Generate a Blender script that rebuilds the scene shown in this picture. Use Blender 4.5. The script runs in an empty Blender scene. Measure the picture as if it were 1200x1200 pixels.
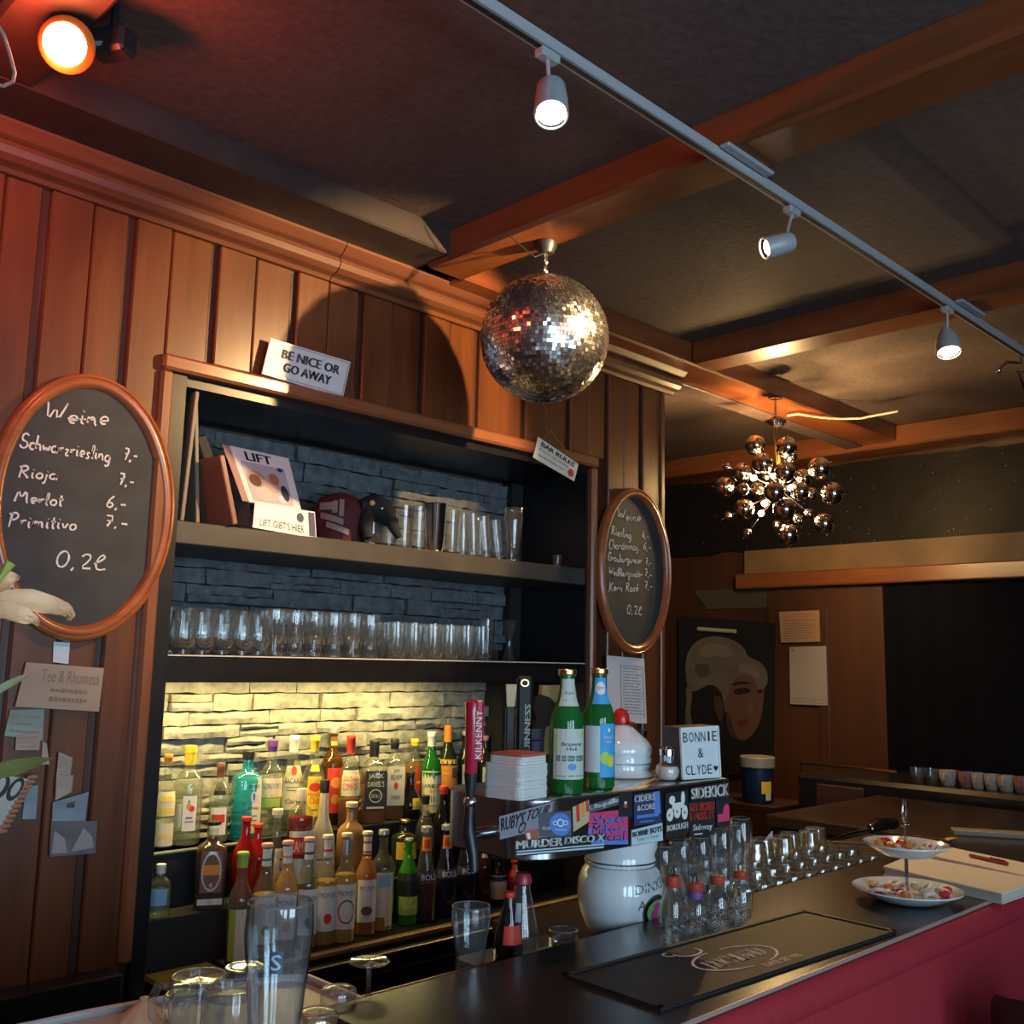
import bpy, math, random
from math import sin, cos, pi, radians as R
from mathutils import Vector, Matrix
random.seed(7)
S = bpy.context.scene
COL = S.collection

# ---------------------------------------------------------------- camera
FPX, YAW, PIT, ROL = 1181.3, R(44.817), R(8.375), R(1.245)
CAM = Vector((0, -2.65, 1.66))
_f = Vector((sin(YAW)*cos(PIT), cos(YAW)*cos(PIT), sin(PIT)))
_r0 = Vector((cos(YAW), -sin(YAW), 0)); _u0 = _r0.cross(_f)
_r = _r0*cos(ROL)+_u0*sin(ROL); _u = -_r0*sin(ROL)+_u0*cos(ROL)
cd = bpy.data.cameras.new('camera'); cam = bpy.data.objects.new('camera', cd); COL.objects.link(cam)
cd.sensor_width = 36; cd.lens = FPX/1200*36; cd.clip_start = .05
M3 = Matrix((_r, _u, -_f)).transposed()
cam.matrix_world = Matrix.Translation(CAM) @ M3.to_4x4()
S.camera = cam

def at(x, y, ax, v):
    """point of the place seen at a pixel of the survey photo, on the plane ax = v"""
    d = _f*FPX + _r*(x-600) - _u*(y-600); i = 'XYZ'.index(ax)
    return CAM + d*((v-CAM[i])/d[i])

# ---------------------------------------------------------------- view, world, lights
S.view_settings.view_transform = 'Standard'; S.view_settings.look = 'None'
S.view_settings.gamma = 1; S.view_settings.use_curve_mapping = False
S.view_settings.exposure = 0.55
S.cycles.max_bounces = 14; S.cycles.transparent_max_bounces = 40
S.cycles.transmission_bounces = 10; S.cycles.glossy_bounces = 6; S.cycles.diffuse_bounces = 4
S.cycles.caustics_reflective = False; S.cycles.caustics_refractive = False
S.cycles.sample_clamp_indirect = 4.0
w = bpy.data.worlds.new('world'); S.world = w; w.use_nodes = True
w.node_tree.nodes['Background'].inputs[0].default_value = (.55, .7, 1, 1)
w.node_tree.nodes['Background'].inputs[1].default_value = .02

def light(name, kind, loc, energy, color, size=.1, target=None, size_y=None, spot=None, blend=.3):
    l = bpy.data.lights.new(name, kind); o = bpy.data.objects.new(name, l); COL.objects.link(o)
    o.location = loc; l.energy = energy; l.color = color
    if kind == 'AREA':
        l.size = size
        if size_y: l.shape = 'RECTANGLE'; l.size_y = size_y
    else: l.shadow_soft_size = size
    if kind == 'SPOT': l.spot_size = R(spot); l.spot_blend = blend
    if target is not None:
        o.rotation_euler = (Vector(target)-Vector(loc)).to_track_quat('-Z', 'Y').to_euler()
    return o
for x in (-1.45, -.05, 1.35):
    light('window_daylight', 'AREA', (x, -5.35, 1.6), 47, (.58, .80, 1), .95, (x, 0, 1.6), 1.95)
light('shelf_light_strip', 'AREA', (1.88, .24, 1.572), 7.5, (1, .80, .30), 1.25, (1.88, .33, 1.0), .03)
SP2 = at(908, 290, 'Y', -1.28)
light('spot_beam', 'SPOT', SP2+Vector((-.03, .04, -.03)), 122, (1, .62, .27), .012, (1.95, 0, 2.42), None, 70, .35)
SP1 = at(646, 118, 'Y', -1.3)
light('spot_beam', 'SPOT', SP1+Vector((0, 0, -.06)), 8, (1, .72, .4), .02, (1.40, -1.42, 0), None, 70, .5)
SP3 = at(1110, 398, 'Y', -1.3)
light('spot_beam', 'SPOT', SP3+Vector((0, 0, -.06)), 25, (1, .75, .42), .02, (3.3, -1.5, 0), None, 75, .5)
RED = at(76, 52, 'Y', -.62)
light('red_lamp_glow', 'POINT', RED+Vector((-.03, -.01, -.05)), 15, (1, .10, .035), .05)
CH = Vector((4.3, -.16, 2.50))
for d in ((-.06, -.05, .04), (.07, .04, .05), (0, .02, -.1)):
    light('chandelier_glow', 'POINT', CH+Vector(d), 21, (1, .62, .24), .02)

# ---------------------------------------------------------------- materials
MATS = {}
def nodes(name):
    m = bpy.data.materials.new(name); m.use_nodes = True; nt = m.node_tree
    for n in list(nt.nodes): nt.nodes.remove(n)
    out = nt.nodes.new('ShaderNodeOutputMaterial')
    return m, nt, out
def N(nt, t, **k):
    n = nt.nodes.new('ShaderNode'+t)
    for a, v in k.items():
        if a in n.inputs: n.inputs[a].default_value = v
        else: setattr(n, a, v)
    return n
def c4(c): return (c[0], c[1], c[2], 1)
def plain(name, col, rough=.5, metal=0, spec=.5, coat=0, var=0, scale=20, bump=0, emit=None, es=0, stretch=(1, 1, 1)):
    if name in MATS: return MATS[name]
    m, nt, out = nodes(name); b = N(nt, 'BsdfPrincipled'); L = nt.links.new
    b.inputs['Base Color'].default_value = c4(col); b.inputs['Roughness'].default_value = rough
    b.inputs['Metallic'].default_value = metal; b.inputs['Specular IOR Level'].default_value = spec
    b.inputs['Coat Weight'].default_value = coat
    if emit: b.inputs['Emission Color'].default_value = c4(emit); b.inputs['Emission Strength'].default_value = es
    if var or bump:
        tc = N(nt, 'TexCoord'); mp = N(nt, 'Mapping'); mp.inputs['Scale'].default_value = stretch
        nz = N(nt, 'TexNoise'); nz.inputs['Scale'].default_value = scale; nz.inputs['Detail'].default_value = 5
        L(tc.outputs['Object'], mp.inputs[0]); L(mp.outputs[0], nz.inputs['Vector'])
        if var:
            r = N(nt, 'ValToRGB'); r.color_ramp.elements[0].position = .3; r.color_ramp.elements[1].position = .7
            r.color_ramp.elements[0].color = c4([max(0, c*(1-var)) for c in col]); r.color_ramp.elements[1].color = c4([min(1, c*(1+var)) for c in col])
            L(nz.outputs['Fac'], r.inputs[0]); L(r.outputs[0], b.inputs['Base Color'])
        if bump:
            bp = N(nt, 'Bump'); bp.inputs['Strength'].default_value = bump; bp.inputs['Distance'].default_value = .01
            L(nz.outputs['Fac'], bp.inputs['Height']); L(bp.outputs[0], b.inputs['Normal'])
    L(b.outputs[0], out.inputs[0]); MATS[name] = m; return m
def wood(name, dark, light_, rough=.32, axis='Z', sc=14, coat=.25):
    if name in MATS: return MATS[name]
    m, nt, out = nodes(name); b = N(nt, 'BsdfPrincipled'); L = nt.links.new
    tc = N(nt, 'TexCoord'); mp = N(nt, 'Mapping')
    mp.inputs['Scale'].default_value = {'Z': (1, 1, .07), 'X': (.07, 1, 1), 'Y': (1, .07, 1)}[axis]
    nz = N(nt, 'TexNoise'); nz.inputs['Scale'].default_value = sc; nz.inputs['Detail'].default_value = 8; nz.inputs['Distortion'].default_value = .6
    n2 = N(nt, 'TexNoise'); n2.inputs['Scale'].default_value = sc*7; n2.inputs['Detail'].default_value = 3
    r = N(nt, 'ValToRGB'); r.color_ramp.elements[0].position = .3; r.color_ramp.elements[1].position = .72
    r.color_ramp.elements[0].color = c4(dark); r.color_ramp.elements[1].color = c4(light_)
    mx = N(nt, 'Mix', data_type='FLOAT'); mx.inputs[0].default_value = .3
    oi = N(nt, 'ObjectInfo'); ad = N(nt, 'VectorMath', operation='ADD'); ml = N(nt, 'VectorMath', operation='SCALE'); ml.inputs['Scale'].default_value = 5
    cb = N(nt, 'CombineXYZ'); L(oi.outputs['Random'], cb.inputs[0]); L(oi.outputs['Random'], cb.inputs[2]); L(cb.outputs[0], ml.inputs[0])
    L(tc.outputs['Object'], ad.inputs[0]); L(ml.outputs[0], ad.inputs[1]); L(ad.outputs[0], mp.inputs[0])
    L(mp.outputs[0], nz.inputs['Vector']); L(mp.outputs[0], n2.inputs['Vector'])
    L(nz.outputs['Fac'], mx.inputs[2]); L(n2.outputs['Fac'], mx.inputs[3]); L(mx.outputs[0], r.inputs[0])
    L(r.outputs[0], b.inputs['Base Color'])
    bp = N(nt, 'Bump'); bp.inputs['Strength'].default_value = .12; bp.inputs['Distance'].default_value = .004
    L(mx.outputs[0], bp.inputs['Height']); L(bp.outputs[0], b.inputs['Normal'])
    b.inputs['Roughness'].default_value = rough; b.inputs['Coat Weight'].default_value = coat; b.inputs['Coat Roughness'].default_value = .25
    L(b.outputs[0], out.inputs[0]); MATS[name] = m; return m
def glass(name, col=(1, 1, 1), haze=.03, edge=.85, rough=.02, hazecol=None, base=.05):
    """thin-walled glass: tinted see-through wall, reflection growing towards grazing angles"""
    if name in MATS: return MATS[name]
    m, nt, out = nodes(name); L = nt.links.new
    lw = N(nt, 'LayerWeight'); lw.inputs[0].default_value = .5
    pw = N(nt, 'Math', operation='POWER'); pw.inputs[1].default_value = 2.6
    mu = N(nt, 'Math', operation='MULTIPLY_ADD'); mu.inputs[1].default_value = edge; mu.inputs[2].default_value = base
    L(lw.outputs['Facing'], pw.inputs[0]); L(pw.outputs[0], mu.inputs[0])
    tr = N(nt, 'BsdfTransparent'); tr.inputs[0].default_value = c4(col)
    gl = N(nt, 'BsdfGlossy'); gl.inputs['Roughness'].default_value = rough
    df = N(nt, 'BsdfDiffuse'); df.inputs[0].default_value = c4(hazecol or col)
    a = N(nt, 'MixShader'); a.inputs[0].default_value = haze; L(tr.outputs[0], a.inputs[1]); L(df.outputs[0], a.inputs[2])
    b = N(nt, 'MixShader'); L(mu.outputs[0], b.inputs[0]); L(a.outputs[0], b.inputs[1]); L(gl.outputs[0], b.inputs[2])
    L(b.outputs[0], out.inputs[0]); MATS[name] = m; return m
def liquid(name, col, dens=.55):
    if name in MATS: return MATS[name]
    m, nt, out = nodes(name); L = nt.links.new
    tr = N(nt, 'BsdfTransparent'); tr.inputs[0].default_value = c4([min(1, c**.5) for c in col])
    df = N(nt, 'BsdfDiffuse'); df.inputs[0].default_value = c4(col); tl = N(nt, 'BsdfTranslucent'); tl.inputs[0].default_value = c4(col)
    a = N(nt, 'MixShader'); a.inputs[0].default_value = .5; L(df.outputs[0], a.inputs[1]); L(tl.outputs[0], a.inputs[2])
    b = N(nt, 'MixShader'); b.inputs[0].default_value = dens; L(tr.outputs[0], b.inputs[1]); L(a.outputs[0], b.inputs[2])
    L(b.outputs[0], out.inputs[0]); MATS[name] = m; return m
def lamp(name, col, s):
    m, nt, out = nodes(name); e = N(nt, 'Emission'); e.inputs[0].default_value = c4(col); e.inputs[1].default_value = s
    nt.links.new(e.outputs[0], out.inputs[0]); return m

WOODP = wood('panel_wood', (.070, .021, .008), (.175, .056, .018), .33, 'Z', 9)
WOODD = wood('groove_wood', (.035, .010, .005), (.07, .02, .009), .45, 'Z', 9)
WOODX = wood('moulding_wood', (.10, .035, .018), (.21, .078, .035), .38, 'X', 10, .25)
WOODF = wood('frame_wood', (.17, .055, .022), (.30, .11, .05), .3, 'X', 12, .4)
WOODB = wood('beam_wood', (.12, .035, .012), (.26, .085, .03), .3, 'Y', 10, .4)
WOODBX = wood('beam_wood_long', (.13, .035, .012), (.28, .085, .03), .3, 'X', 10, .4)
WOODDK = wood('dark_wood', (.028, .010, .005), (.062, .021, .009), .5, 'Z', 6, .1)
OVALW = wood('oval_frame_wood', (.22, .065, .02), (.42, .14, .05), .28, 'X', 14, .5)
PURP = plain('grey_painted_board', (.11, .07, .065), .5, var=.2)
CEIL = plain('ceiling_paint', (.105, .076, .070), .75, var=.18, scale=45, bump=.25, spec=.2)
BLACK = plain('black_lacquer', (.008, .008, .01), .35, var=.3)
BLACKM = plain('black_matt', (.010, .010, .012), .7)
SHELFM = plain('shelf_paint', (.05, .046, .042), .45, var=.25, scale=8)
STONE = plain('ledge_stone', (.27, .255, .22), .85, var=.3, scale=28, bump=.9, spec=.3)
STONESH = plain('ledge_stone_shaded', (.12, .13, .14), .85, var=.3, scale=28, bump=.9, spec=.3)  # same stone, darker and bluer: shade of the unlit upper compartments in its colour
GLASS = glass('clear_glass', (.95, .97, .97), .016, .95, .03, None, .06)
GLASS2 = glass('heavy_glass', (.92, .95, .96), .022, .98, .04, (.8, .85, .9), .075)
GOLDLIT = glass('gold_lit_glass', (.90, .82, .62), .09, .98, .16, (.85, .68, .36), .26)  # clear glass with the chandelier's gold light put into tint and haze
CHROME = plain('chrome', (.85, .85, .87), .12, 1)
STEEL = plain('brushed_steel', (.55, .56, .58), .28, 1, var=.1, scale=30, stretch=(.1, 1, 8))
MIRROR = plain('mirror', (.95, .96, .97), .22, 1)
GOLD = plain('brass', (.75, .52, .2), .3, 1)
WHITE = plain('white_paint', (.78, .78, .77), .4)
OFFW = plain('off_white', (.70, .66, .58), .6)
PAPER = plain('paper', (.72, .70, .72), .8)
INK = plain('ink', (.015, .015, .02), .6)
GREYI = plain('grey_ink', (.16, .16, .17), .7)
CERAM = plain('glazed_ceramic', (.70, .74, .76), .12, coat=.6)
PLASTW = plain('white_plastic', (.75, .77, .78), .3)
REDP = plain('red_plastic', (.55, .02, .02), .25)
SLATE = plain('slate_board', (.030, .034, .038), .75, var=.25, scale=12)
CHALK = plain('chalk', (.62, .62, .60), .9)
COUNTER = plain('counter_top', (.028, .026, .027), .22, spec=.6, var=.2, scale=6)
RUBBER = plain('rubber_mat', (.016, .014, .014), .6)
REDV = plain('red_upholstery', (.33, .022, .035), .55, var=.12, scale=120, bump=.15)
DARKM = plain('dark_metal', (.04, .04, .045), .4, .6)
GREYP = plain('silver_grey_paint', (.50, .53, .56), .35, .3)
DARKP = plain('dark_poster', (.012, .010, .010), .5)

# ---------------------------------------------------------------- mesh helpers
class MB:
    def __init__(s): s.v = []; s.f = []; s.m = []; s.mats = []
    def add(s, geo, mat, fn=None):
        if mat not in s.mats: s.mats.append(mat)
        k = s.mats.index(mat); b = len(s.v)
        for p in geo[0]: s.v.append(tuple(fn(Vector(p)) if fn else p))
        for f in geo[1]: s.f.append([i+b for i in f]); s.m.append(k)
        return s
    def build(s, name, parent=None, smooth=False, loc=None, rz=0, rot=None, auto=None):
        me = bpy.data.meshes.new(name); me.from_pydata(s.v, [], s.f)
        for m in s.mats: me.materials.append(m)
        me.polygons.foreach_set('material_index', s.m)
        if smooth: me.polygons.foreach_set('use_smooth', [True]*len(s.f))
        if smooth and auto is not False:
            try: me.set_sharp_from_angle(angle=R(auto or 35))
            except Exception: pass
        me.update(); o = bpy.data.objects.new(name, me); COL.objects.link(o)
        if parent: o.parent = parent
        if loc is not None: o.location = loc
        if rot is not None: o.rotation_euler = rot
        elif rz: o.rotation_euler = (0, 0, rz)
        return o
def off(*t):
    t = Vector(t); return lambda p: p+t
def box(x0, x1, y0, y1, z0, z1):
    v = [(x, y, z) for z in (z0, z1) for y in (y0, y1) for x in (x0, x1)]
    return v, [(0, 2, 3, 1), (4, 5, 7, 6), (0, 1, 5, 4), (2, 6, 7, 3), (0, 4, 6, 2), (1, 3, 7, 5)]
def bbox(x0, x1, y0, y1, z0, z1, b=.004):
    """box with chamfered edges"""
    v = []; f = []
    xs, ys, zs = (x0, x1), (y0, y1), (z0, z1)
    idx = {}
    for i in (0, 1):
        for j in (0, 1):
            for k in (0, 1):
                sx, sy, sz = (b if i == 0 else -b), (b if j == 0 else -b), (b if k == 0 else -b)
                x, y, z = xs[i], ys[j], zs[k]
                for a, p in enumerate(((x, y+sy, z+sz), (x+sx, y, z+sz), (x+sx, y+sy, z))):
                    idx[i, j, k, a] = len(v); v.append(p)
    g = lambda i, j, k, a: idx[i, j, k, a]
    f.append([g(0, 0, 0, 0), g(0, 0, 1, 0), g(0, 1, 1, 0), g(0, 1, 0, 0)]); f.append([g(1, 0, 0, 0), g(1, 1, 0, 0), g(1, 1, 1, 0), g(1, 0, 1, 0)])
    f.append([g(0, 0, 0, 1), g(1, 0, 0, 1), g(1, 0, 1, 1), g(0, 0, 1, 1)]); f.append([g(0, 1, 0, 1), g(0, 1, 1, 1), g(1, 1, 1, 1), g(1, 1, 0, 1)])
    f.append([g(0, 0, 0, 2), g(0, 1, 0, 2), g(1, 1, 0, 2), g(1, 0, 0, 2)]); f.append([g(0, 0, 1, 2), g(1, 0, 1, 2), g(1, 1, 1, 2), g(0, 1, 1, 2)])
    for j in (0, 1):
        for k in (0, 1): f.append([g(0, j, k, 1), g(1, j, k, 1), g(1, j, k, 2), g(0, j, k, 2)])
    for i in (0, 1):
        for k in (0, 1): f.append([g(i, 0, k, 0), g(i, 1, k, 0), g(i, 1, k, 2), g(i, 0, k, 2)])
    for i in (0, 1):
        for j in (0, 1): f.append([g(i, j, 0, 0), g(i, j, 1, 0), g(i, j, 1, 1), g(i, j, 0, 1)])
    for i in (0, 1):
        for j in (0, 1):
            for k in (0, 1): f.append([g(i, j, k, 0), g(i, j, k, 1), g(i, j, k, 2)])
    return v, f
def lathe(prof, n=24, ribs=0, amp=0, sq=0, flat=1.0, sqr=None, a0=0, closed=False):
    """prof: (r,z). ribs/amp: fluting. sq: superellipse exponent for radii above sqr"""
    v = []; f = []
    for r, z in prof:
        p = 2
        if sq and (sqr is None or r >= sqr): p = sq
        for k in range(n):
            t = 2*pi*(k+.5*(1 if sq else 0))/n+a0
            c, s_ = cos(t), sin(t)
            q = r/((abs(c)**p+abs(s_)**p)**(1/p)) if p != 2 else r
            if ribs: q *= 1+amp*cos(ribs*t)
            fl = flat if (sqr is None or r >= sqr) else (flat+1)/2
            v.append((q*c, q*s_*fl, z))
    m = len(prof)
    for i in range(m-1 if not closed else m):
        for k in range(n):
            a = i*n+k; b = i*n+(k+1) % n; c = ((i+1) % m)*n+(k+1) % n; d = ((i+1) % m)*n+k
            f.append([a, b, c, d])
    return v, f
def disc(r, z, n=24, flat=1.0, sq=0):
    v, _ = lathe([(r, z)], n, flat=flat, sq=sq); return v, [list(range(n))]
def sphere(r, n=16, m=10, c=(0, 0, 0)):
    pr = [(max(1e-5, r*sin(pi*i/m)), -r*cos(pi*i/m)) for i in range(m+1)]
    v, f = lathe(pr, n); return [(x+c[0], y+c[1], z+c[2]) for x, y, z in v], f
def tube(pts, r, n=8, cap=True):
    pts = [Vector(p) for p in pts]; v = []; f = []; rs = r if isinstance(r, (list, tuple)) else [r]*len(pts)
    up = None
    for i, p in enumerate(pts):
        d = (pts[min(i+1, len(pts)-1)]-pts[max(i-1, 0)]).normalized()
        if up is None: up = d.orthogonal().normalized()
        up = (up-d*up.dot(d)).normalized(); s_ = d.cross(up)
        for k in range(n): v.append(tuple(p+(up*cos(2*pi*k/n)+s_*sin(2*pi*k/n))*rs[i]))
    for i in range(len(pts)-1):
        for k in range(n): f.append([i*n+k, i*n+(k+1) % n, (i+1)*n+(k+1) % n, (i+1)*n+k])
    if cap: f.append(list(range(n))[::-1]); f.append([(len(pts)-1)*n+k for k in range(n)])
    return v, f
def prism(poly, y0, y1):
    """poly of (x,z), extruded along y"""
    n = len(poly); v = [(x, y0, z) for x, z in poly]+[(x, y1, z) for x, z in poly]
    f = [list(range(n)), list(range(n, 2*n))[::-1]]+[[i, i+n, (i+1) % n+n, (i+1) % n] for i in range(n)]
    return v, f
def extx(prof, x0, x1):
    """prof of (y,z), extruded along x, closed"""
    n = len(prof); v = [(x0, y, z) for y, z in prof]+[(x1, y, z) for y, z in prof]
    f = [list(range(n))[::-1], list(range(n, 2*n))]+[[i, (i+1) % n, (i+1) % n+n, i+n] for i in range(n)]
    return v, f
_TC = {}
def text(s, italic=0, res=2):
    """glyph outlines, normalised to u 0..1, v 0..1 (cap height) -> verts, faces, aspect"""
    k = (s, italic)
    if k in _TC: return _TC[k]
    c = bpy.data.curves.new('t', 'FONT'); c.body = s; c.resolution_u = res; c.shear = italic
    o = bpy.data.objects.new('t', c); COL.objects.link(o)
    dg = bpy.context.evaluated_depsgraph_get(); me = bpy.data.meshes.new_from_object(o.evaluated_get(dg))
    v = [tuple(p.co) for p in me.vertices]; f = [list(p.vertices) for p in me.polygons]
    bpy.data.objects.remove(o); bpy.data.curves.remove(c); bpy.data.meshes.remove(me)
    if not v: return [], [], 1
    x0 = min(p[0] for p in v); x1 = max(p[0] for p in v); y0 = min(p[1] for p in v); y1 = max(p[1] for p in v)
    v = [((p[0]-x0)/(x1-x0), (p[1]-y0)/(y1-y0), 0) for p in v]
    _TC[k] = (v, f, (x1-x0)/(y1-y0)); return _TC[k]
def bold(geo, d):
    v, f = geo[0], geo[1]; V = []; F = []
    for dx, dz in ((0, 0), (d, 0), (-d, 0), (0, d*.6)):
        b = len(V); V += [(p[0]+dx, p[1]+dz, p[2]) for p in v]; F += [[i+b for i in q] for q in f]
    return V, F
class Face:
    """flat patch with corners TL,TR,BR,BL; maps u (right) v (up) onto it"""
    def __init__(s, TL, TR, BR, BL):
        s.c = [Vector(p) for p in (TL, TR, BR, BL)]
        s.n = ((s.c[1]-s.c[0]).cross(s.c[3]-s.c[0])).normalized()
        if s.n.dot(CAM-s.c[0]) < 0: s.n = -s.n
        s.o = sum(s.c, Vector())/4
    def p(s, u, v, h=0):
        a, b, c, d = s.c
        return a*(1-u)*v+b*u*v+c*u*(1-v)+d*(1-u)*(1-v)+s.n*h
    def fn(s, u0, v0, u1, v1, h=.0008, org=None):
        o = org if org is not None else Vector((0, 0, 0))
        return lambda q: s.p(u0+(u1-u0)*q[0], v0+(v1-v0)*q[1], h)-o
    def slab(s, th, org=None):
        o = org if org is not None else Vector((0, 0, 0))
        v = [s.p(u, w_, h)-o for h in (-th, 0) for u, w_ in ((0, 1), (1, 1), (1, 0), (0, 0))]
        return v, [(0, 1, 2, 3), (7, 6, 5, 4), (0, 4, 5, 1), (1, 5, 6, 2), (2, 6, 7, 3), (3, 7, 4, 0)]
SQ = ([(0, 0, 0), (1, 0, 0), (1, 1, 0), (0, 1, 0)], [(0, 1, 2, 3)])
def CIRC(n=24): return ([(.5+.5*q*cos(2*pi*k/n), .5+.5*q*sin(2*pi*k/n), 0) for q in (1, .55) for k in range(n)]+[(.5, .5, 0)], [(k, (k+1) % n, n+(k+1) % n, n+k) for k in range(n)]+[(n+k, n+(k+1) % n, 2*n) for k in range(n)])
def RING(n=28, w_=.12): 
    v = [(.5+.5*k_*cos(2*pi*k/n), .5+.5*k_*sin(2*pi*k/n), 0) for k_ in (1, 1-w_) for k in range(n)]
    return v, [[k, (k+1) % n, n+(k+1) % n, n+k] for k in range(n)]
def lines(mb, fc, mat, u0, u1, v0, v1, n, org, h=.0008, jag=.25, t=.35, seed=1):
    """rows of tiny printed words, too small to read"""
    rr = random.Random(seed)
    for i in range(n):
        va = v1-(v1-v0)*(i+.5)/n; u = u0; e = u1-rr.random()*jag*(u1-u0)
        while u < e:
            wd = (u1-u0)*rr.uniform(.05, .16); hh = (v1-v0)/n*t*rr.uniform(.7, 1.1)
            mb.add(SQ, mat, fc.fn(u, va-hh/2, min(e, u+wd), va+hh/2, h, org)); u += wd+(u1-u0)*.025

def tag(o, label=None, cat=None, group=None, kind=None):
    if label: o['label'] = label
    if cat: o['category'] = cat
    if group: o['group'] = group
    if kind: o['kind'] = kind
    return o
def thing(name, label, cat, loc=(0, 0, 0), rz=0, group=None):
    o = bpy.data.objects.new(name, None); COL.objects.link(o); o.location = loc; o.rotation_euler = (0, 0, rz)
    o.empty_display_size = .05
    return tag(o, label, cat, group)
def struct(name, mb, **k):
    o = mb.build(name, **k); o['kind'] = 'structure'; return o
def copy_tree(o, loc, rz=0, label=None, parent=None):
    c = o.copy(); COL.objects.link(c)
    if parent: c.parent = parent
    else: c.location = loc; c.rotation_euler = (0, 0, rz)
    if label: c['label'] = label
    for ch in list(o.children): copy_tree(ch, None, parent=c)
    return c
ORD = ['first', 'second', 'third', 'fourth', 'fifth', 'sixth', 'seventh', 'eighth', 'ninth', 'tenth', 'eleventh', 'twelfth', 'thirteenth', 'fourteenth', 'fifteenth', 'sixteenth']

# single-line pen strokes for the chalk handwriting: letter -> (width, [polylines])
def arc(cx, cy, rx, ry, a0, a1, n=8): return [(cx+rx*cos(R(a0+(a1-a0)*i/n)), cy+ry*sin(R(a0+(a1-a0)*i/n))) for i in range(n+1)]
PEN = {
 'a': (.5, [arc(.22, .22, .2, .22, 60, 360)+[(.42, .42), (.42, .05), (.5, 0)]]),
 'b': (.45, [[(.05, .95), (.05, 0)]+arc(.22, .2, .2, .2, -90, 90)+[(.08, .35)]]),
 'c': (.4, [arc(.25, .22, .2, .22, 50, 310)]),
 'd': (.5, [arc(.22, .22, .2, .22, 60, 360)+[(.42, .95), (.42, .05), (.5, 0)]]),
 'e': (.42, [[(.05, .2), (.38, .25)]+arc(.22, .25, .17, .2, 0, 300)]),
 'g': (.5, [arc(.22, .22, .2, .22, 60, 360)+[(.42, .42), (.40, -.2), (.25, -.35), (.08, -.25)]]),
 'h': (.45, [[(.05, .98), (.05, 0), (.07, .28), (.22, .44), (.36, .3), (.37, .05), (.45, 0)]]),
 'i': (.22, [[(.08, .42), (.08, .05), (.2, 0)], [(.09, .62), (.11, .66)]]),
 'j': (.22, [[(.12, .42), (.10, -.25), (-.05, -.32)], [(.12, .62), (.14, .66)]]),
 'l': (.22, [[(.05, .1), (.16, .8), (.08, .98), (.05, .6), (.07, .05), (.2, 0)]]),
 'm': (.7, [[(.05, .42), (.05, 0), (.08, .3), (.2, .43), (.3, .3), (.3, 0), (.33, .3), (.45, .43), (.56, .3), (.57, .05), (.66, 0)]]),
 'n': (.46, [[(.05, .42), (.05, 0), (.08, .3), (.22, .43), (.35, .3), (.36, .05), (.45, 0)]]),
 'o': (.44, [arc(.22, .22, .19, .22, 90, 450)]),
 'r': (.36, [[(.05, .42), (.05, 0), (.08, .28), (.2, .42), (.34, .4)]]),
 's': (.36, [[(.32, .38), (.18, .44), (.06, .34), (.28, .14), (.2, .0), (.03, .05)]]),
 't': (.3, [[(.12, .8), (.12, .06), (.26, 0)], [(0, .5), (.27, .5)]]),
 'u': (.46, [[(.05, .42), (.06, .08), (.2, 0), (.35, .12), (.36, .42), (.36, .06), (.45, 0)]]),
 'v': (.4, [[(.03, .42), (.18, 0), (.36, .42)]]),
 'w': (.6, [[(.03, .42), (.12, 0), (.28, .36), (.4, 0), (.56, .42)]]),
 'y': (.44, [[(.05, .42), (.08, .08), (.22, .02), (.36, .15), (.38, .42), (.34, -.25), (.1, -.3)]]),
 'z': (.4, [[(.05, .42), (.34, .42), (.05, 0), (.36, .02)]]),
 'ß': (.5, [[(.06, -.1), (.06, .7), (.2, .95), (.36, .8), (.2, .5), (.4, .3), (.32, .05), (.15, .02)]]),
 'é': (.42, [[(.05, .2), (.38, .25)]+arc(.22, .25, .17, .2, 0, 300), [(.2, .6), (.34, .78)]]),
 'W': (.9, [[(.0, .9), (.05, 1), (.16, 0), (.42, .8), (.55, 0), (.85, 1), (.8, .85)]]),
 'S': (.62, [arc(.34, .72, .24, .26, 30, 260)+arc(.3, .24, .28, .24, 80, -170)]),
 'R': (.66, [[(.12, .95), (.1, 0)], [(-.02, .85), (.3, 1), (.52, .82), (.4, .56), (.12, .5), (.3, .4), (.6, 0)]]),
 'M': (.85, [[(.02, 0), (.14, .95), (.36, .25), (.62, .98), (.72, .05), (.82, 0)]]),
 'P': (.6, [[(.14, .95), (.1, -.05)], [(-.02, .85), (.3, 1), (.54, .8), (.4, .5), (.12, .45)]]),
 'C': (.62, [arc(.36, .5, .3, .5, 50, 310)]),
 'G': (.7, [arc(.36, .5, .3, .5, 55, 340)+[(.64, .45), (.42, .45)]]),
 'K': (.66, [[(.1, 1), (.08, -.1)], [(.55, .95), (.12, .45), (.6, 0)]]),
 '0': (.55, [arc(.26, .48, .22, .48, 80, 440, 14)]),
 '2': (.5, [[(.05, .75), (.2, .95), (.4, .85), (.38, .55), (.08, .05), (.5, .08)]]),
 '6': (.5, [[(.4, .95), (.15, .6), (.08, .25)]+arc(.25, .22, .18, .2, 180, 500)]),
 '7': (.45, [[(.02, .9), (.42, .92), (.18, 0)], [(.1, .48), (.4, .5)]]),
 ',': (.22, [[(.12, .06), (.05, -.14)]]), '-': (.4, [[(.05, .35), (.36, .37)]]), ' ': (.35, []),
 'ℓ': (.5, [[(.02, .35), (.3, .6), (.42, .85), (.25, .95), (.1, .6), (.12, .1), (.3, 0), (.52, .1)]]),
}
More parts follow.
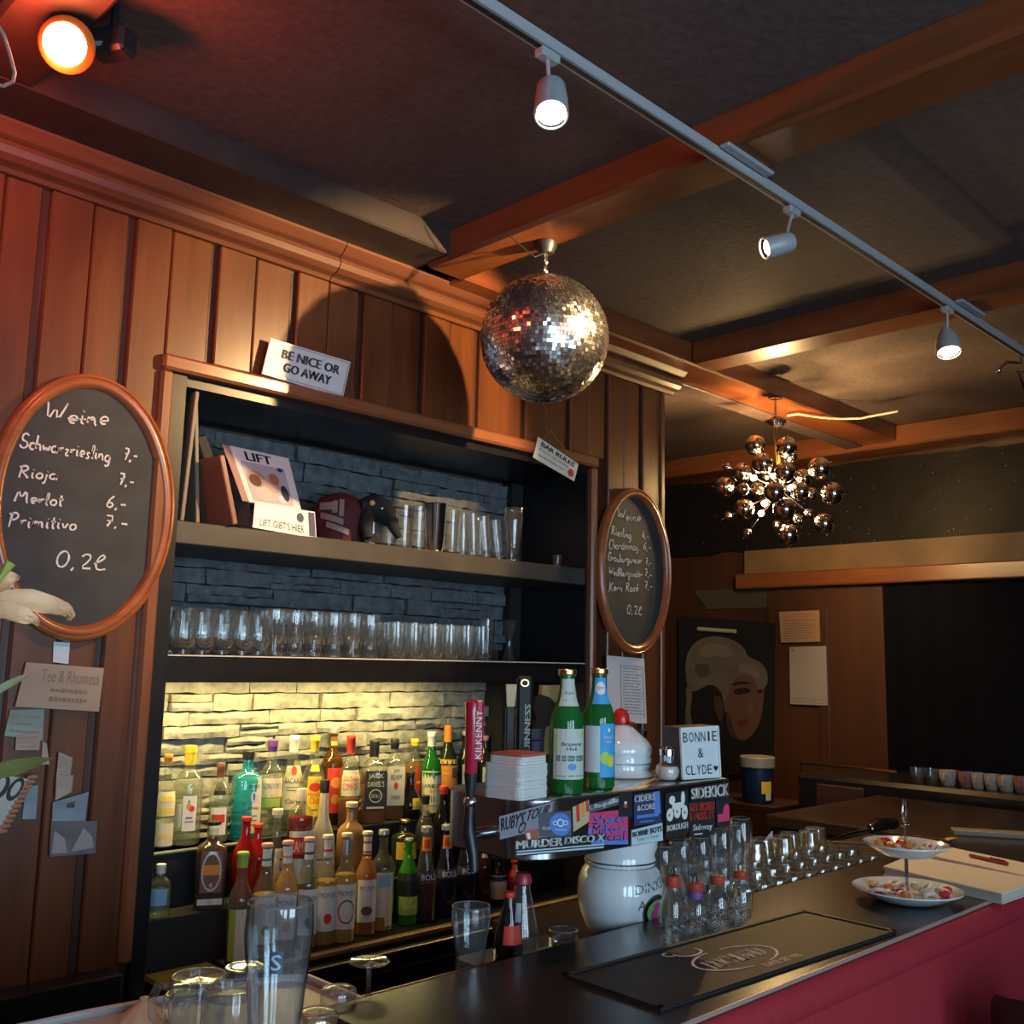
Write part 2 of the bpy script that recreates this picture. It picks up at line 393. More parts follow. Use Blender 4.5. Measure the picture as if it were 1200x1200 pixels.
def chalk(mb, fc, s, u0, v0, u1, v1, hu, org, wd=.006, mat=None, h=.002, seed=3):
    """write s from (u0,v0) to (u1,v1) on Face fc; hu = cap height in v units"""
    tot = sum(PEN[c][0]+.07 for c in s); x = 0; rr = random.Random(seed)
    for c in s:
        wdt, pls = PEN[c]; j = rr.uniform(-.05, .05)
        for pl in pls:
            pts = []
            for px, py in pl:
                t = (x+px+py*.12)/tot
                pts.append((u0+(u1-u0)*t, v0+(v1-v0)*t+(py+j)*hu))
            P = [fc.p(a, b, h)-org for a, b in pts]
            if len(P) > 2:   # round the pen path a little
                Q = [P[0]]
                for i in range(len(P)-1):
                    Q += [P[i].lerp(P[i+1], .28), P[i].lerp(P[i+1], .72)]
                P = Q+[P[-1]]
            V = []; F = []
            for i, p in enumerate(P):
                d = (P[min(i+1, len(P)-1)]-P[max(0, i-1)])
                if d.length < 1e-7: d = Vector((1, 0, 0))
                sd = d.normalized().cross(fc.n)*wd*.5*rr.uniform(.7, 1.25)
                V += [p+sd, p-sd]
            for i in range(len(P)-1): F.append([2*i, 2*i+1, 2*i+3, 2*i+2])
            mb.add((V, F), mat or CHALK)
        x += wdt+.07

# ================================================================ THE SETTING
XL, XR, ZT, ZB = 1.29, 3.07, 2.445, .70      # niche opening
# floor, walls behind the camera with windows, ceiling
struct('floor', MB().add(box(-2.6, 5.9, -5.6, 2.0, -.05, 0), plain('dark_floor', (.06, .035, .025), .4, var=.2, scale=6)))
struct('ceiling', MB().add(box(-2.6, 5.9, -5.6, 2.0, 3.05, 3.12), CEIL))
mb = MB()
xs = [-2.6, -1.95, -.95, -.55, .45, .85, 1.85, 5.9]
for i in range(0, 7, 2): mb.add(box(xs[i], xs[i+1], -5.3, -5.2, 0, 3.05), plain('room_wall', (.30, .22, .16), .8))
for i in range(1, 7, 2):
    mb.add(box(xs[i], xs[i+1], -5.3, -5.2, 0, .6), MATS['room_wall']); mb.add(box(xs[i], xs[i+1], -5.3, -5.2, 2.6, 3.05), MATS['room_wall'])
struct('wall_front', mb)
for i in range(3):
    a, b = xs[1+2*i], xs[2+2*i]; mb = MB()
    for q in ((a, a+.05), (b-.05, b), ((a+b)/2-.02, (a+b)/2+.02)): mb.add(box(q[0], q[1], -5.27, -5.21, .6, 2.6), WHITE)
    for q in ((.6, .65), (2.55, 2.6)): mb.add(box(a, b, -5.27, -5.21, q[0], q[1]), WHITE)
    struct('window_%d' % (i+1), mb)
struct('wall_side', MB().add(box(-2.7, -2.6, -5.3, 2.0, 0, 3.05), plain('side_wall', (.10, .04, .025), .6)))
struct('wall_far', MB().add(box(3.5, 5.9, 1.9, 2.0, 0, 3.05), BLACKM))

# back wall at x = 5.8
wb = struct('wall_back', MB().add(box(5.8, 5.9, -5.3, 2.0, 0, 3.05), WOODDK))
DOTS = plain('speckled_black_plaster', (.006, .005, .005), .55, bump=.6, scale=9, spec=.2)
nt = DOTS.node_tree; b = [n for n in nt.nodes if n.type == 'BSDF_PRINCIPLED'][0]
vo = N(nt, 'TexVoronoi'); vo.inputs['Scale'].default_value = 28; lt = N(nt, 'Math', operation='LESS_THAN'); lt.inputs[1].default_value = .055
mr = N(nt, 'Mix', data_type='RGBA'); mr.inputs[6].default_value = (.007, .006, .006, 1); mr.inputs[7].default_value = (.75, .7, .6, 1)
tc = N(nt, 'TexCoord'); nt.links.new(tc.outputs['Object'], vo.inputs['Vector']); nt.links.new(vo.outputs['Distance'], lt.inputs[0]); nt.links.new(lt.outputs[0], mr.inputs[0]); nt.links.new(mr.outputs[2], b.inputs['Base Color'])
mb = MB(); rr = random.Random(4); n = 60; top = []; bot = []
for i in range(n+1):
    y = 1.9-(1.9+4.5)*i/n; top.append((y, 2.9+.012*rr.uniform(-1, 1))); bot.append((y, 2.405+.012*rr.uniform(-1, 1)))
v = []; f = []
for i, (y, z) in enumerate(top): v += [(5.765, y, z), (5.765, y, bot[i][1]), (5.80, y, bot[i][1]), (5.80, y, z)]
for i in range(n):
    a = 4*i; f += [(a, a+4, a+5, a+1), (a+1, a+5, a+6, a+2)]
struct('wall_frieze', MB().add((v, f), DOTS))
struct('trim_1', MB().add(bbox(5.55, 5.8, -4.6, 1.9, 2.925, 3.05, .008), WOODB))
struct('trim_2', MB().add(box(5.74, 5.8, -4.6, .95, 2.25, 2.405), plain('ochre_board', (.15, .088, .04), .6, var=.2, scale=5)))
struct('trim_3', MB().add(bbox(5.70, 5.8, -4.6, 1.0, 2.155, 2.25, .008), WOODB))
struct('trim_4', MB().add(bbox(5.77, 5.8, .03, .80, .55, 2.155, .004), wood('cabinet_wood', (.045, .015, .005), (.088, .029, .010), .5, 'Z', 5)))
struct('trim_5', MB().add(bbox(5.755, 5.775, .38, .45, .6, 2.02, .004), MATS['cabinet_wood']))
mb = MB(); v = []; f = []; n = 80
for i in range(n+1):
    y = .02-4.2*i/n; x = 5.76+.012*sin(i*1.9)
    v += [(x, y, 2.15), (x, y, .9)]
for i in range(n): f.append((2*i, 2*i+2, 2*i+3, 2*i+1))
cu = MB().add((v, f), plain('black_curtain', (.0015, .002, .005), .8, spec=.1)).build('curtain', smooth=True)
tag(cu, 'black curtain hanging over the wall right of the papers on brown wood', 'curtain')

# panelled bar wall: boards on a backing, opening for the shelves
wl = struct('wall_left', MB().add(box(-2.6, XL-.02, .014, .45, 0, 3.05), WOODD).add(box(XL-.02, XR+.03, .014, .45, 2.46, 3.05), WOODD)
            .add(box(XR+.03, 3.565, .014, .47, 0, 3.05), WOODD).add(box(XL-.02, XR+.03, .46, .5, 0, 2.5), BLACKM))
gx = [3.555, 3.41, 3.29, 3.178, 3.067, 2.937, 2.81, 2.68, 2.551, 2.432, 2.298, 2.17, 2.037, 1.904, 1.775, 1.645, 1.509, 1.373, 1.237, 1.118, 1.011, .886, .783]
x = .66
while x > -2.5: gx.append(x); x -= .122
for i in range(len(gx)-1):
    x1, x0 = gx[i], gx[i+1]; wide = i % 2 == 0
    a0, a1 = x0+(.012 if wide else .003), x1-(.003 if wide else .010)
    z0, z1 = .76, 2.862
    ab = a1 > XL-.01 and a0 < XR+.01
    if ab: z0 = 2.495
    yf = -.006 if wide else 0
    if ab and a0 < XL-.015: a0 = max(a0, a0)
    MB().add(bbox(a0, a1, yf, .015, z0, z1, .004), WOODP).build('board', parent=wl)
# pillar edge batten
struct('trim_6', MB().add(bbox(3.545, 3.572, -.012, .47, 0, 2.86, .004), WOODP))

# crown moulding in two lengths with a joint
cp = [(0.01, 2.862), (-.012, 2.862), (-.02, 2.873), (-.028, 2.876), (-.045, 2.880), (-.062, 2.892), (-.070, 2.908), (-.066, 2.922), (-.058, 2.928), (-.075, 2.934), (-.10, 2.957), (-.10, 2.966), (.01, 2.966)]
struct('trim_7', MB().add(extx(cp, -2.6, 1.766), WOODX))
struct('trim_8', MB().add(extx(cp, 1.770, 3.63), WOODX))
# beams
DB = plain('dark_beam_paint', (.028, .018, .016), .6, var=.2)
struct('beam_1', MB().add(bbox(-2.6, 2.06, -.275, 0.01, 2.966, 3.06, .006), DB))
struct('beam_2', MB().add(bbox(2.2, 5.55, -.18, .02, 2.952, 3.06, .008), WOODBX))
struct('beam_3', MB().add(bbox(2.2, 5.55, .02, .125, 2.945, 3.06, .004), PURP))
struct('beam_4', MB().add(bbox(2.05, 2.215, -5.2, -.15, 2.952, 3.06, .012), WOODB))
struct('beam_5', MB().add(bbox(3.53, 3.70, -5.2, -.18, 2.952, 3.06, .012), WOODB))
struct('beam_6', MB().add(bbox(.58, .745, -5.2, -.27, 2.966, 3.06, .012), DB))
# thin ceiling bead right of second cross beam
struct('trim_9', MB().add(box(3.76, 3.775, -4, -.18, 3.035, 3.052), WOODB))

# niche frame
fr = MB().add(bbox(XL-.068, XR+.03, -.035, .012, 2.445, 2.49, .008), WOODF)
struct('trim_10', fr)
struct('trim_11', MB().add(bbox(XL-.068, XL-.030, -.028, .012, .865, 2.445, .008), wood('frame_wood_v', (.14, .045, .018), (.27, .1, .045), .3, 'Z', 12, .4)))
struct('trim_12', MB().add(bbox(XR-.004, XR+.03, -.028, .012, .76, 2.445, .008), MATS['frame_wood_v']))

# ledge-stone back of the niche
wn = struct('wall_niche', MB().add(box(XL, XR, .425, .46, .7, 2.45), plain('mortar', (.05, .045, .04), .9)))
def stone(x0, x1, z0, z1, y, mat, rr):
    nx = max(2, int((x1-x0)/.03)); nz = 2; v = []; f = []
    tl = rr.uniform(-.006, .006)
    for j in range(nz+1):
        for i in range(nx+1):
            e = (i in (0, nx)) or (j in (0, nz))
            v.append((x0+(x1-x0)*i/nx, y-rr.uniform(0, .010)-(0 if e else .006)+tl*(i/nx-.5), z0+(z1-z0)*j/nz+(rr.uniform(-.003, .003) if 0 < i < nx else 0)))
    for j in range(nz):
        for i in range(nx): a = j*(nx+1)+i; f.append((a, a+1, a+nx+2, a+nx+1))
    b = len(v); per = [i for i in range(nx+1)]+[(nx+1)*j+nx for j in range(1, nz+1)]+[nz*(nx+1)+i for i in range(nx-1, -1, -1)]+[(nx+1)*j for j in range(nz-1, 0, -1)]
    for i in per: v.append((v[i][0], .43, v[i][2]))
    m = len(per)
    for k in range(m): f.append((per[k], b+k, b+(k+1) % m, per[(k+1) % m]))
    MB().add((v, f), mat).build('stone', parent=wn, smooth=True, auto=28)
rr = random.Random(11)
for (za, zb, xa, xb, mat, hh) in ((1.02, 1.585, XL+.005, 2.90, STONE, (.030, .062)), (1.70, 1.97, XL+.005, 3.0, STONESH, (.045, .07)), (2.09, 2.40, XL+.005, 3.0, STONESH, (.045, .07))):
    z = za
    while z < zb-.012:
        h = min(rr.uniform(*hh), zb-z)
        if zb-z-h < .018: h = zb-z
        x = xa
        while x < xb-.02:
            L_ = rr.uniform(.12, .34); x1 = min(xb, x+L_)
            if xb-x1 < .05: x1 = xb
            if rr.random() < .25 and h > .040 and x1-x > .1:   # two thin stones on top of each other
                hm = h*rr.uniform(.4, .6); stone(x+.002, x1-.002, z+.0015, z+hm-.0015, .406-rr.uniform(0, .022), mat, rr)
                stone(x+.002, x1-.002, z+hm+.0015, z+h-.0015, .406-rr.uniform(0, .022), mat, rr)
            else: stone(x+.002, x1-.002, z+.002, z+h-.002, .408-rr.uniform(0, .026), mat, rr)
            x = x1
        z += h

# ================================================================ BAR SHELVING
A_Z, B_Z, C_Z = 1.085, .925, .792
sh = thing('bar_shelving', 'black shelving unit built into the wood panelled wall behind the bar', 'shelf', (2.18, 0, 0))
def shp(name, m, mat, smooth=False):
    x = MB()
    for g in m: x.add(([(a-2.18, b_, c_) for a, b_, c_ in g[0]], g[1]), mat)
    return x.build(name, parent=sh)
shp('side_panel', [box(XL, XL+.014, .0, .425, .76, ZT)], BLACK); shp('face_frame', [bbox(XL-.029, XL+.016, -.012, .0, .76, ZT-.001, .002)], BLACK); shp('side_panel', [box(XR-.014, XR, .0, .425, .76, ZT)], BLACK)
shp('top_panel', [box(XL+.014, XR-.014, .0, .425, ZT-.03, ZT)], BLACK)
shp('back_board', [box(2.99, XR-.014, .36, .42, 1.66, 2.41)], BLACKM)
shp('shelf_board', [bbox(XL+.014, XR-.014, .0, .40, 1.965, 2.03, .003)], SHELFM)
shp('shelf_board', [bbox(XL+.014, XR-.014, .0, .40, 1.580, 1.652, .003)], BLACK)
shp('shelf_edging', [bbox(XL+.014, XR-.014, -.003, .02, 1.652, 1.656, .001)], OFFW)
shp('corner_block', [box(2.90, XR-.014, .30, .425, 1.0, 1.58)], BLACKM)
shp('step', [box(XL+.014, XR-.014, .235, .425, .76, A_Z)], BLACKM)
shp('glass_shelf', [bbox(XL+.014, 1.70, .215, .40, A_Z-.006, A_Z, .001)], plain('shelf_glass', (.25, .28, .2), .15))
shp('step', [box(XL+.014, XR-.014, .112, .235, .76, B_Z)], BLACKM)
shp('step', [box(1.60, XR-.014, -.05, .112, .76, C_Z)], BLACK)
shp('edge_strip', [bbox(1.60, XR-.014, -.056, -.03, C_Z-.012, C_Z+.001, .002)], plain('worn_edge', (.28, .2, .1), .4, .3))
shp('edge_strip', [bbox(1.60, XR-.014, -.085, -.05, .7585, .764, .002)], STEEL)
shp('divider', [box(1.565, 1.60, -.02, .11, .76, C_Z)], BLACKM)
shp('step', [box(2.41, 2.90, .325, .425, A_Z, A_Z+.03)], BLACKM)
# upright boards standing at the left in the top compartment
tag(MB().add(bbox(-.006, .006, -.015, .015, 0, .38, .002), plain('taupe_laminate', (.19, .15, .11), .5)).build('upright_board', loc=(1.328, .02, 2.03), rot=(0, R(3), 0)), 'narrow taupe upright board just inside the left edge of the top shelf', 'board')
tag(MB().add(bbox(-.006, .006, -.13, .13, 0, .36, .002), plain('taupe_laminate', (.19, .15, .11), .5)).build('serving_tray', loc=(1.40, .18, 2.032), rot=(0, R(-5), 0)), 'thin taupe tray leaning at the left inside the top shelf', 'tray')

# black back counter below the panelling
bc = thing('back_counter', 'black back counter running below the wood panels and the bottle steps', 'counter', (1, -.05, 0))
MB().add(box(-3.6, 2.55, -.02, .06, 0, .735), BLACKM).build('cabinet_body', parent=bc)
MB().add(box(-3.6, 2.55, -.035, .055, .735, .758), BLACK).build('worktop', parent=bc)
MB().add(bbox(-3.6, .21, -.035, .040, .759, .862, .004), BLACK).build('upstand', parent=bc)
for i in range(4): MB().add(bbox(.62+i*.48, 1.08+i*.48, -.03, -.02, .2, .71, .004), BLACK).build('fridge_door', parent=bc)

# ================================================================ BOTTLES
PR = {
 'round': [(.9, 0), (1, .015), (1, .60), (.93, .66), (.7, .71), (.44, .75), (.36, .79), (.34, .90), (.38, .905), (.38, .925)],
 'slope': [(.9, 0), (1, .015), (1, .52), (.9, .60), (.66, .68), (.45, .75), (.36, .81), (.34, .93), (.38, .935), (.38, .95)],
 'syrup': [(.9, 0), (1, .012), (1, .56), (.93, .60), (.72, .66), (.50, .71), (.42, .76), (.38, .95), (.42, .955), (.42, .97)],
 'square': [(.92, 0), (1, .015), (1, .66), (.95, .70), (.6, .745), (.40, .77), (.36, .80), (.36, .91)],
 'flask': [(.94, 0), (1, .015), (1, .70), (.95, .76), (.7, .81), (.42, .84), (.36, .87), (.34, .93)],
 'cone': [(.92, 0), (1, .015), (1, .30), (.93, .42), (.72, .60), (.50, .76), (.38, .86), (.34, .94)],
 'bell': [(.8, 0), (.95, .03), (1, .18), (1, .34), (.9, .46), (.6, .58), (.4, .66), (.34, .76), (.32, .93)],
 'bols': [(.9, 0), (1, .012), (1, .40), (.96, .46), (.80, .54), (.62, .63), (.48, .76), (.40, .90), (.42, .905), (.42, .93)],
 'beer': [(.9, 0), (1, .02), (1, .56), (.96, .61), (.78, .68), (.56, .75), (.46, .82), (.42, .93), (.48, .935), (.48, .955)],
}
def rad_at(pr, z):
    for (r0, z0), (r1, z1) in zip(pr, pr[1:]):
        if z0 <= z <= z1: return r0+(r1-r0)*((z-z0)/(z1-z0) if z1 > z0 else 0)
    return pr[-1][0]
def bend(rad, H, u0, u1, z0, z1, sq, flat, prof, h=.0006):
    """wraps (u,v) onto a bottle; u in half-widths around its front"""
    def g(q):
        a = u0+(u1-u0)*q[0]; z = z0+(z1-z0)*q[1]; r = rad*rad_at(prof, z)+h
        if sq: return (a*r*.92, -(r*flat)*.985, z*H)
        t = a*1.25
        return (r*sin(t), -r*cos(t)*flat, z*H)
    return g
def grid(nx=8, nz=1):
    v = [(i/nx, j/nz, 0) for j in range(nz+1) for i in range(nx+1)]
    return v, [(j*(nx+1)+i, j*(nx+1)+i+1, (j+1)*(nx+1)+i+1, (j+1)*(nx+1)+i) for j in range(nz) for i in range(nx)]
BOT = []
def bottle(name, label, px, ytop, Y, Z, prof, rad, gm, lq=None, fill=.6, cap=None, caph=.07, labels=(), sq=0, flat=1.0, rot=-.42, pybase=None, pour=False, group=None, capr=1.15, x=None, H=None):
    """px,ytop: where the bottle's axis and top stood in the survey; Y,Z: row and surface it stands on"""
    if abs(Z-B_Z) < .001: Y = min(max(Y, .114+rad), .234-rad)
    if abs(Z-C_Z) < .001: Y = min(Y, .109-rad)
    if x is None:
        b = at(px, pybase or 1000, 'Y', Y); x = b.x; H = at(px+3, ytop, 'Y', Y).z-Z
    t = thing(name, label, 'bottle', (x, Y, Z+.0005), rot, group)
    p = PR[prof]; n = 20; P = [(r*rad, z*H) for r, z in p]
    sqr = .6*rad if sq else None
    cz = p[-1][1]
    MB().add(lathe(P, n, sq=sq, sqr=sqr, flat=flat), gm).add(disc(P[0][0], .001, n, flat), gm).build('glass_body', parent=t, smooth=True, auto=50)
    if lq:
        q = [(r*rad*.93, max(z*H, .004)) for r, z in p if z < fill]+[(rad_at(p, fill)*rad*.93, fill*H), (.001, fill*H)]
        MB().add(lathe([(.001, .004)]+q, n, sq=sq, sqr=sqr, flat=flat), lq).build('liquid', parent=t, smooth=True, auto=50)
    if cap:
        cr = p[-1][0]*rad*capr; z0 = 1-caph-.0
        mb = MB().add(lathe([(cr, z0*H), (cr, H*.992), (cr*.9, H), (.0005, H)], 16), cap)
        if z0 < cz-.005: mb = MB().add(lathe([(rad_at(p, z0)*rad*1.06, z0*H), (p[-2][0]*rad*1.1, cz*H), (cr, cz*H+.001), (cr, H*.992), (cr*.9, H), (.0005, H)], 16), cap)
        mb.build('cap', parent=t, smooth=True)
    if pour:
        MB().add(tube([(0, 0, cz*H), (0, 0, H*.97), (.004, -.012, H+.012), (.008, -.022, H+.02)], [.006, .005, .004, .003], 8), CHROME).add(sphere(.009, 10, 6, (0, 0, H*.97)), CHROME).build('pourer', parent=t, smooth=True)
    for L_ in labels:   # (colour, u0,u1,z0,z1, [(text, colour, u0,u1,v0,v1)...])
        mb = MB(); g = bend(rad, H, L_[1], L_[2], L_[3], L_[4], sq, flat, p)
        mb.add(grid(8 if not sq else 2, 3), L_[0], g)
        for tx in (L_[5] if len(L_) > 5 else ()):
            u0 = L_[1]+(L_[2]-L_[1])*tx[2]; u1 = L_[1]+(L_[2]-L_[1])*tx[3]; z0 = L_[3]+(L_[4]-L_[3])*tx[4]; z1 = L_[3]+(L_[4]-L_[3])*tx[5]
            gg = bend(rad, H, u0, u1, z0, z1, sq, flat, p, .0012)
            if tx[0] == '#o': geo = CIRC(16)
            elif tx[0] == '#b': geo = grid(4, 1)
            elif tx[0] == '#r': geo = RING(20, .14)
            else: geo = text(tx[0])
            mb.add(geo, tx[1], gg)
        mb.build('label', parent=t)
    BOT.append(t); return t
def P_(name, col, **k): return plain(name, col, **k)
CREAM = plain('label_cream', (.72, .64, .46), .7); YEL = plain('label_yellow', (.85, .60, .04), .6); ORG = plain('label_orange', (.80, .28, .03), .6)
REDL = plain('label_red', (.65, .04, .02), .6); BLK = plain('label_black', (.015, .013, .012), .5); WHT = plain('label_white', (.75, .74, .68), .7)
BLUE = plain('label_blue', (.03, .28, .60), .6); NAVY = plain('label_navy', (.03, .04, .12), .6); LGRN = plain('label_green', (.35, .55, .08), .6)
GRN = plain('deep_green', (.03, .25, .06), .5); PURPL = plain('label_purple', (.16, .05, .25), .6); SILV = plain('label_silver', (.5, .5, .5), .35, .6)
ROSE = plain('label_rose', (.7, .35, .3), .6); LBLUE = plain('label_light_blue', (.3, .5, .68), .7); BROWN = plain('label_brown', (.2, .08, .04), .6)
gC = glass('bottle_clear', (.93, .95, .88), .05, .8, .03, (.8, .8, .65)); gT = glass('bottle_turquoise', (.20, .74, .78), .30, .6, .03, (.06, .55, .62))
gG = glass('bottle_green', (.10, .50, .12), .28, .6, .03, (.04, .30, .05)); gDG = glass('bottle_dark_green', (.08, .12, .04), .6, .5, .03, (.03, .045, .015))
gA = glass('bottle_amber', (.62, .34, .10), .2, .6, .03, (.3, .12, .03)); gB = glass('bottle_black', (.03, .02, .02), .9, .5, .03, (.012, .010, .010))
gR = glass('bottle_red', (.45, .02, .02), .75, .6, .03, (.42, .012, .012)); gW = plain('bottle_white_glaze', (.72, .64, .40), .25, coat=.5); gP = plain('bottle_caramel', (.36, .19, .08), .25, coat=.5)
gV = glass('bottle_violet_black', (.05, .04, .08), .85, .5, .03, (.022, .018, .04)); gBR = glass('bottle_brown', (.25, .10, .03), .6, .6, .03, (.08, .03, .01))
gBG = glass('bright_green_bottle', (.12, .62, .10), .45, .6, .03, (.08, .45, .04)); gBeer = glass('beer_green', (.16, .55, .20), .38, .5, .03, (.03, .26, .06))
lW = liquid('whisky', (.50, .19, .04), .65); lD = liquid('dark_liqueur', (.10, .02, .02), .92); lR = liquid('red_bitter', (.30, .015, .02), .9)
lY = liquid('yellow_syrup', (.60, .42, .14), .6); lO = liquid('orange_syrup', (.62, .26, .05), .75); lPk = liquid('peach_syrup', (.66, .42, .18), .85); lC = liquid('clear_spirit', (.75, .8, .7), .12)

# back row on the top step
bottle('liqueur_bottle', 'clear bottle with orange cap and cream labels, leftmost on the glass shelf', 190, 884, .30, A_Z, 'slope', .030, gC, lC, .6, ORG, .10, [(CREAM, -.7, .9, .34, .60, [('#b', YEL, .1, .9, .1, .3), ('#b', YEL, .2, .8, .6, .8)]), (CREAM, -.7, .9, .02, .26, [('#b', YEL, .2, .8, .35, .5)])], rot=-.5)
bottle('schnapps_bottle', 'round shouldered clear bottle with fruit on its white label, on the glass shelf', 216, 874, .30, A_Z, 'round', .042, gC, lC, .55, YEL, .20, [(WHT, -.25, .55, .15, .50, [('#o', ORG, .25, .6, .62, .80), ('#o', REDL, .45, .85, .55, .72), ('#o', GRN, .35, .5, .8, .88), ('#b', GREYI, .25, .7, .35, .40), ('#b', GREYI, .2, .8, .25, .28)]), (CREAM, -.85, -.3, .18, .42)], rot=-.5)
bottle('schnapps_bottle', 'small clear bottle with dark red cap and striped label left of the turquoise one', 253, 894, .28, A_Z, 'round', .030, gC, lC, .5, BROWN, .19, [(BLK, -.5, .5, .60, .76), (WHT, -.7, .7, .10, .44, [('#b', REDL, .1, .9, .45, .75), ('#b', BLK, .1, .7, .38, .5)])], rot=-.5)
bottle('gin_bottle', 'turquoise square gin bottle with an arched cream label and black cap', 285, 880, .30, A_Z, 'square', .046, gT, None, .6, BLK, .10, [(CREAM, -.15, .95, .06, .70, [('BOMBAY', INK, .15, .85, .80, .87), ('#o', SILV, .30, .70, .55, .75), ('#o', GREYI, .42, .58, .58, .72), ('SAPPHIRE', INK, .18, .82, .42, .47), ('#b', GREYI, .25, .75, .30, .32), ('#b', GREYI, .25, .75, .22, .24), ('#b', GREYI, .3, .7, .14, .16)])], sq=5, flat=.85, rot=-.38)
bottle('gin_bottle', 'clear gin bottle with purple and yellow neck, right of the turquoise one', 313, 867, .30, A_Z, 'round', .040, gC, lC, .5, PURPL, .13, [(CREAM, -.75, .75, .40, .60, [("GORDON'S", GREYI, .1, .9, .45, .75), ('#b', YEL, 0, 1, .02, .14)]), (LGRN, -.6, .6, .30, .39)])
bottle('rum_bottle', 'clear white rum bottle with a red disc over its label and white cap', 338, 862, .345, A_Z, 'slope', .040, gC, lC, .5, WHT, .18, [(CREAM, -.75, .75, .22, .68, [('#o', REDL, .35, .65, .80, 1.0), ('BACARDI', INK, .08, .92, .60, .72), ('#b', GREYI, .15, .85, .50, .52), ('#b', GREYI, .15, .85, .43, .45), ('Carta', INK, .15, .85, .14, .24)])])
bottle('rum_bottle', 'clear rum bottle with yellow cap and a rounded bright yellow label', 363, 863, .28, A_Z, 'slope', .038, gC, lC, .5, YEL, .16, [(YEL, -.55, .55, .16, .58, [('#o', REDL, .12, .88, .62, .84), ('Havana', REDL, .08, .92, .50, .62), ('Club', REDL, .2, .8, .32, .48), ('#b', BROWN, .3, .7, .15, .18)]), (YEL, -.4, .4, .63, .70)])
bottle('liqueur_bottle', 'dark red bottle with round stopper and orange label behind the white one', 385, 852, .355, A_Z, 'round', .038, gA, lD, .66, SILV, .06, [(REDL, -.5, .8, .12, .58, [('#o', ORG, .2, .8, .55, .8), ('#o', ORG, .25, .75, .2, .42)]), (BROWN, -.8, .8, .80, .90, [('#b', YEL, .1, .9, .1, .5)])], capr=1.4)
bottle('liqueur_bottle', 'clear bottle with red neck seal and white two line label', 406, 862, .275, A_Z, 'slope', .037, gC, lW, .30, REDL, .20, [(CREAM, -.8, .8, .34, .62, [('SOUTHERN', REDL, .12, .88, .58, .78), ('COMFORT', REDL, .08, .92, .22, .50)])])
bottle('whiskey_bottle', 'square whiskey bottle with black label and black neck', 434, 868, .29, A_Z, 'square', .043, gC, lW, .60, BLK, .20, [(BLK, -.95, .95, .16, .64, [("JACK", CREAM, .15, .85, .78, .93), ("DANIEL'S", CREAM, .12, .88, .60, .74), ('#r', CREAM, .2, .8, .20, .54), ('Old No.7', CREAM, .3, .7, .32, .42), ('#b', CREAM, .1, .9, .05, .10)])], sq=6)
bottle('bourbon_bottle', 'squared bourbon bottle with white label and round red seal', 458, 866, .31, A_Z, 'square', .038, gC, lW, .58, BLK, .13, [(CREAM, -.9, .9, .18, .66, [('JIM', INK, .35, .65, .82, .94), ('BEAM', INK, .2, .8, .66, .80), ('#o', REDL, .38, .62, .42, .60), ('BOURBON', INK, .25, .75, .16, .26)])], sq=6)
bottle('whisky_bottle', 'whisky bottle with yellow cap and slanted red label left of the green one', 482, 866, .368, A_Z+.03, 'slope', .039, gC, lW, .64, YEL, .10, [(REDL, -.1, .95, .18, .58, [('#b', YEL, .1, .9, .4, .48)]), (ROSE, -.5, .5, .93, .98)])
bottle('whisky_bottle', 'green whisky bottle with large cream label and cream cap', 502, 858, .280, A_Z, 'slope', .040, gG, None, .6, WHT, .17, [(CREAM, -.95, .95, .05, .54, [('LAPHROAIG', INK, .06, .94, .60, .70), ('#o', GREYI, .45, .55, .82, .92), ('ISLAY', GREYI, .35, .65, .50, .55), ('10', INK, .42, .58, .26, .40), ('#b', GREYI, .2, .8, .16, .18)])])
bottle('whisky_bottle', 'dark whisky bottle with long orange cap and orange label', 521, 850, .370, A_Z+.03, 'slope', .038, gDG, lD, .6, ORG, .22, [(ORG, -.95, .95, .18, .56, [('#b', YEL, .05, .95, .85, .95), ('#b', BROWN, .6, .95, .35, .7), ('#b', YEL, .1, .5, .5, .54)])])
bottle('liqueur_bottle', 'tall narrow bottle with tan label left of the red tap handle', 542, 857, .370, A_Z+.03, 'syrup', .032, gDG, lD, .6, OFFW, .06, [(CREAM, -.5, .9, .20, .52)])
bottle('liqueur_bottle', 'dark green bottle with rusty cap right behind the red tap handle', 565, 862, .368, A_Z+.03, 'slope', .038, gDG, lD, .6, ROSE, .08, [(CREAM, -.4, .8, .12, .5)])
bottle('liqueur_bottle', 'slim bottle with red ball stopper right of the red tap handle', 582, 853, .370, A_Z+.03, 'cone', .030, gC, lY, .5, REDP, .07, [(CREAM, -.5, .5, .2, .5)], capr=2.0)
# middle row
bottle('water_bottle', 'squat clear bottle with blank pale label in the lower left compartment', 190, 1012, .14, B_Z, 'round', .032, gC, lC, .5, WHT, .18, [(LBLUE, -.6, .6, .25, .55)], rot=-.5)
bottle('rum_bottle', 'stout dark bottle with an oval orange emblem label, under the glass shelf', 248, 962, .14, B_Z, 'square', .044, gC, lD, .8, BLK, .05, [(BROWN, -.75, .75, .20, .68, [('#r', SILV, .05, .95, .02, .98), ('#b', ORG, .12, .88, .42, .66), ('#o', ROSE, .42, .58, .12, .24)]), (WHT, -.85, .85, .06, .13)], sq=3, rot=-.45)
bottle('grenadine_bottle', 'shiny all red bottle left of the green capped syrup', 287, 957, .14, B_Z, 'slope', .037, gR, None, .6, REDL, .05)
bottle('grenadine_bottle', 'second red bottle half hidden behind the other red bottle', 301, 965, .19, B_Z, 'slope', .034, gR, None, .6, REDL, .05)
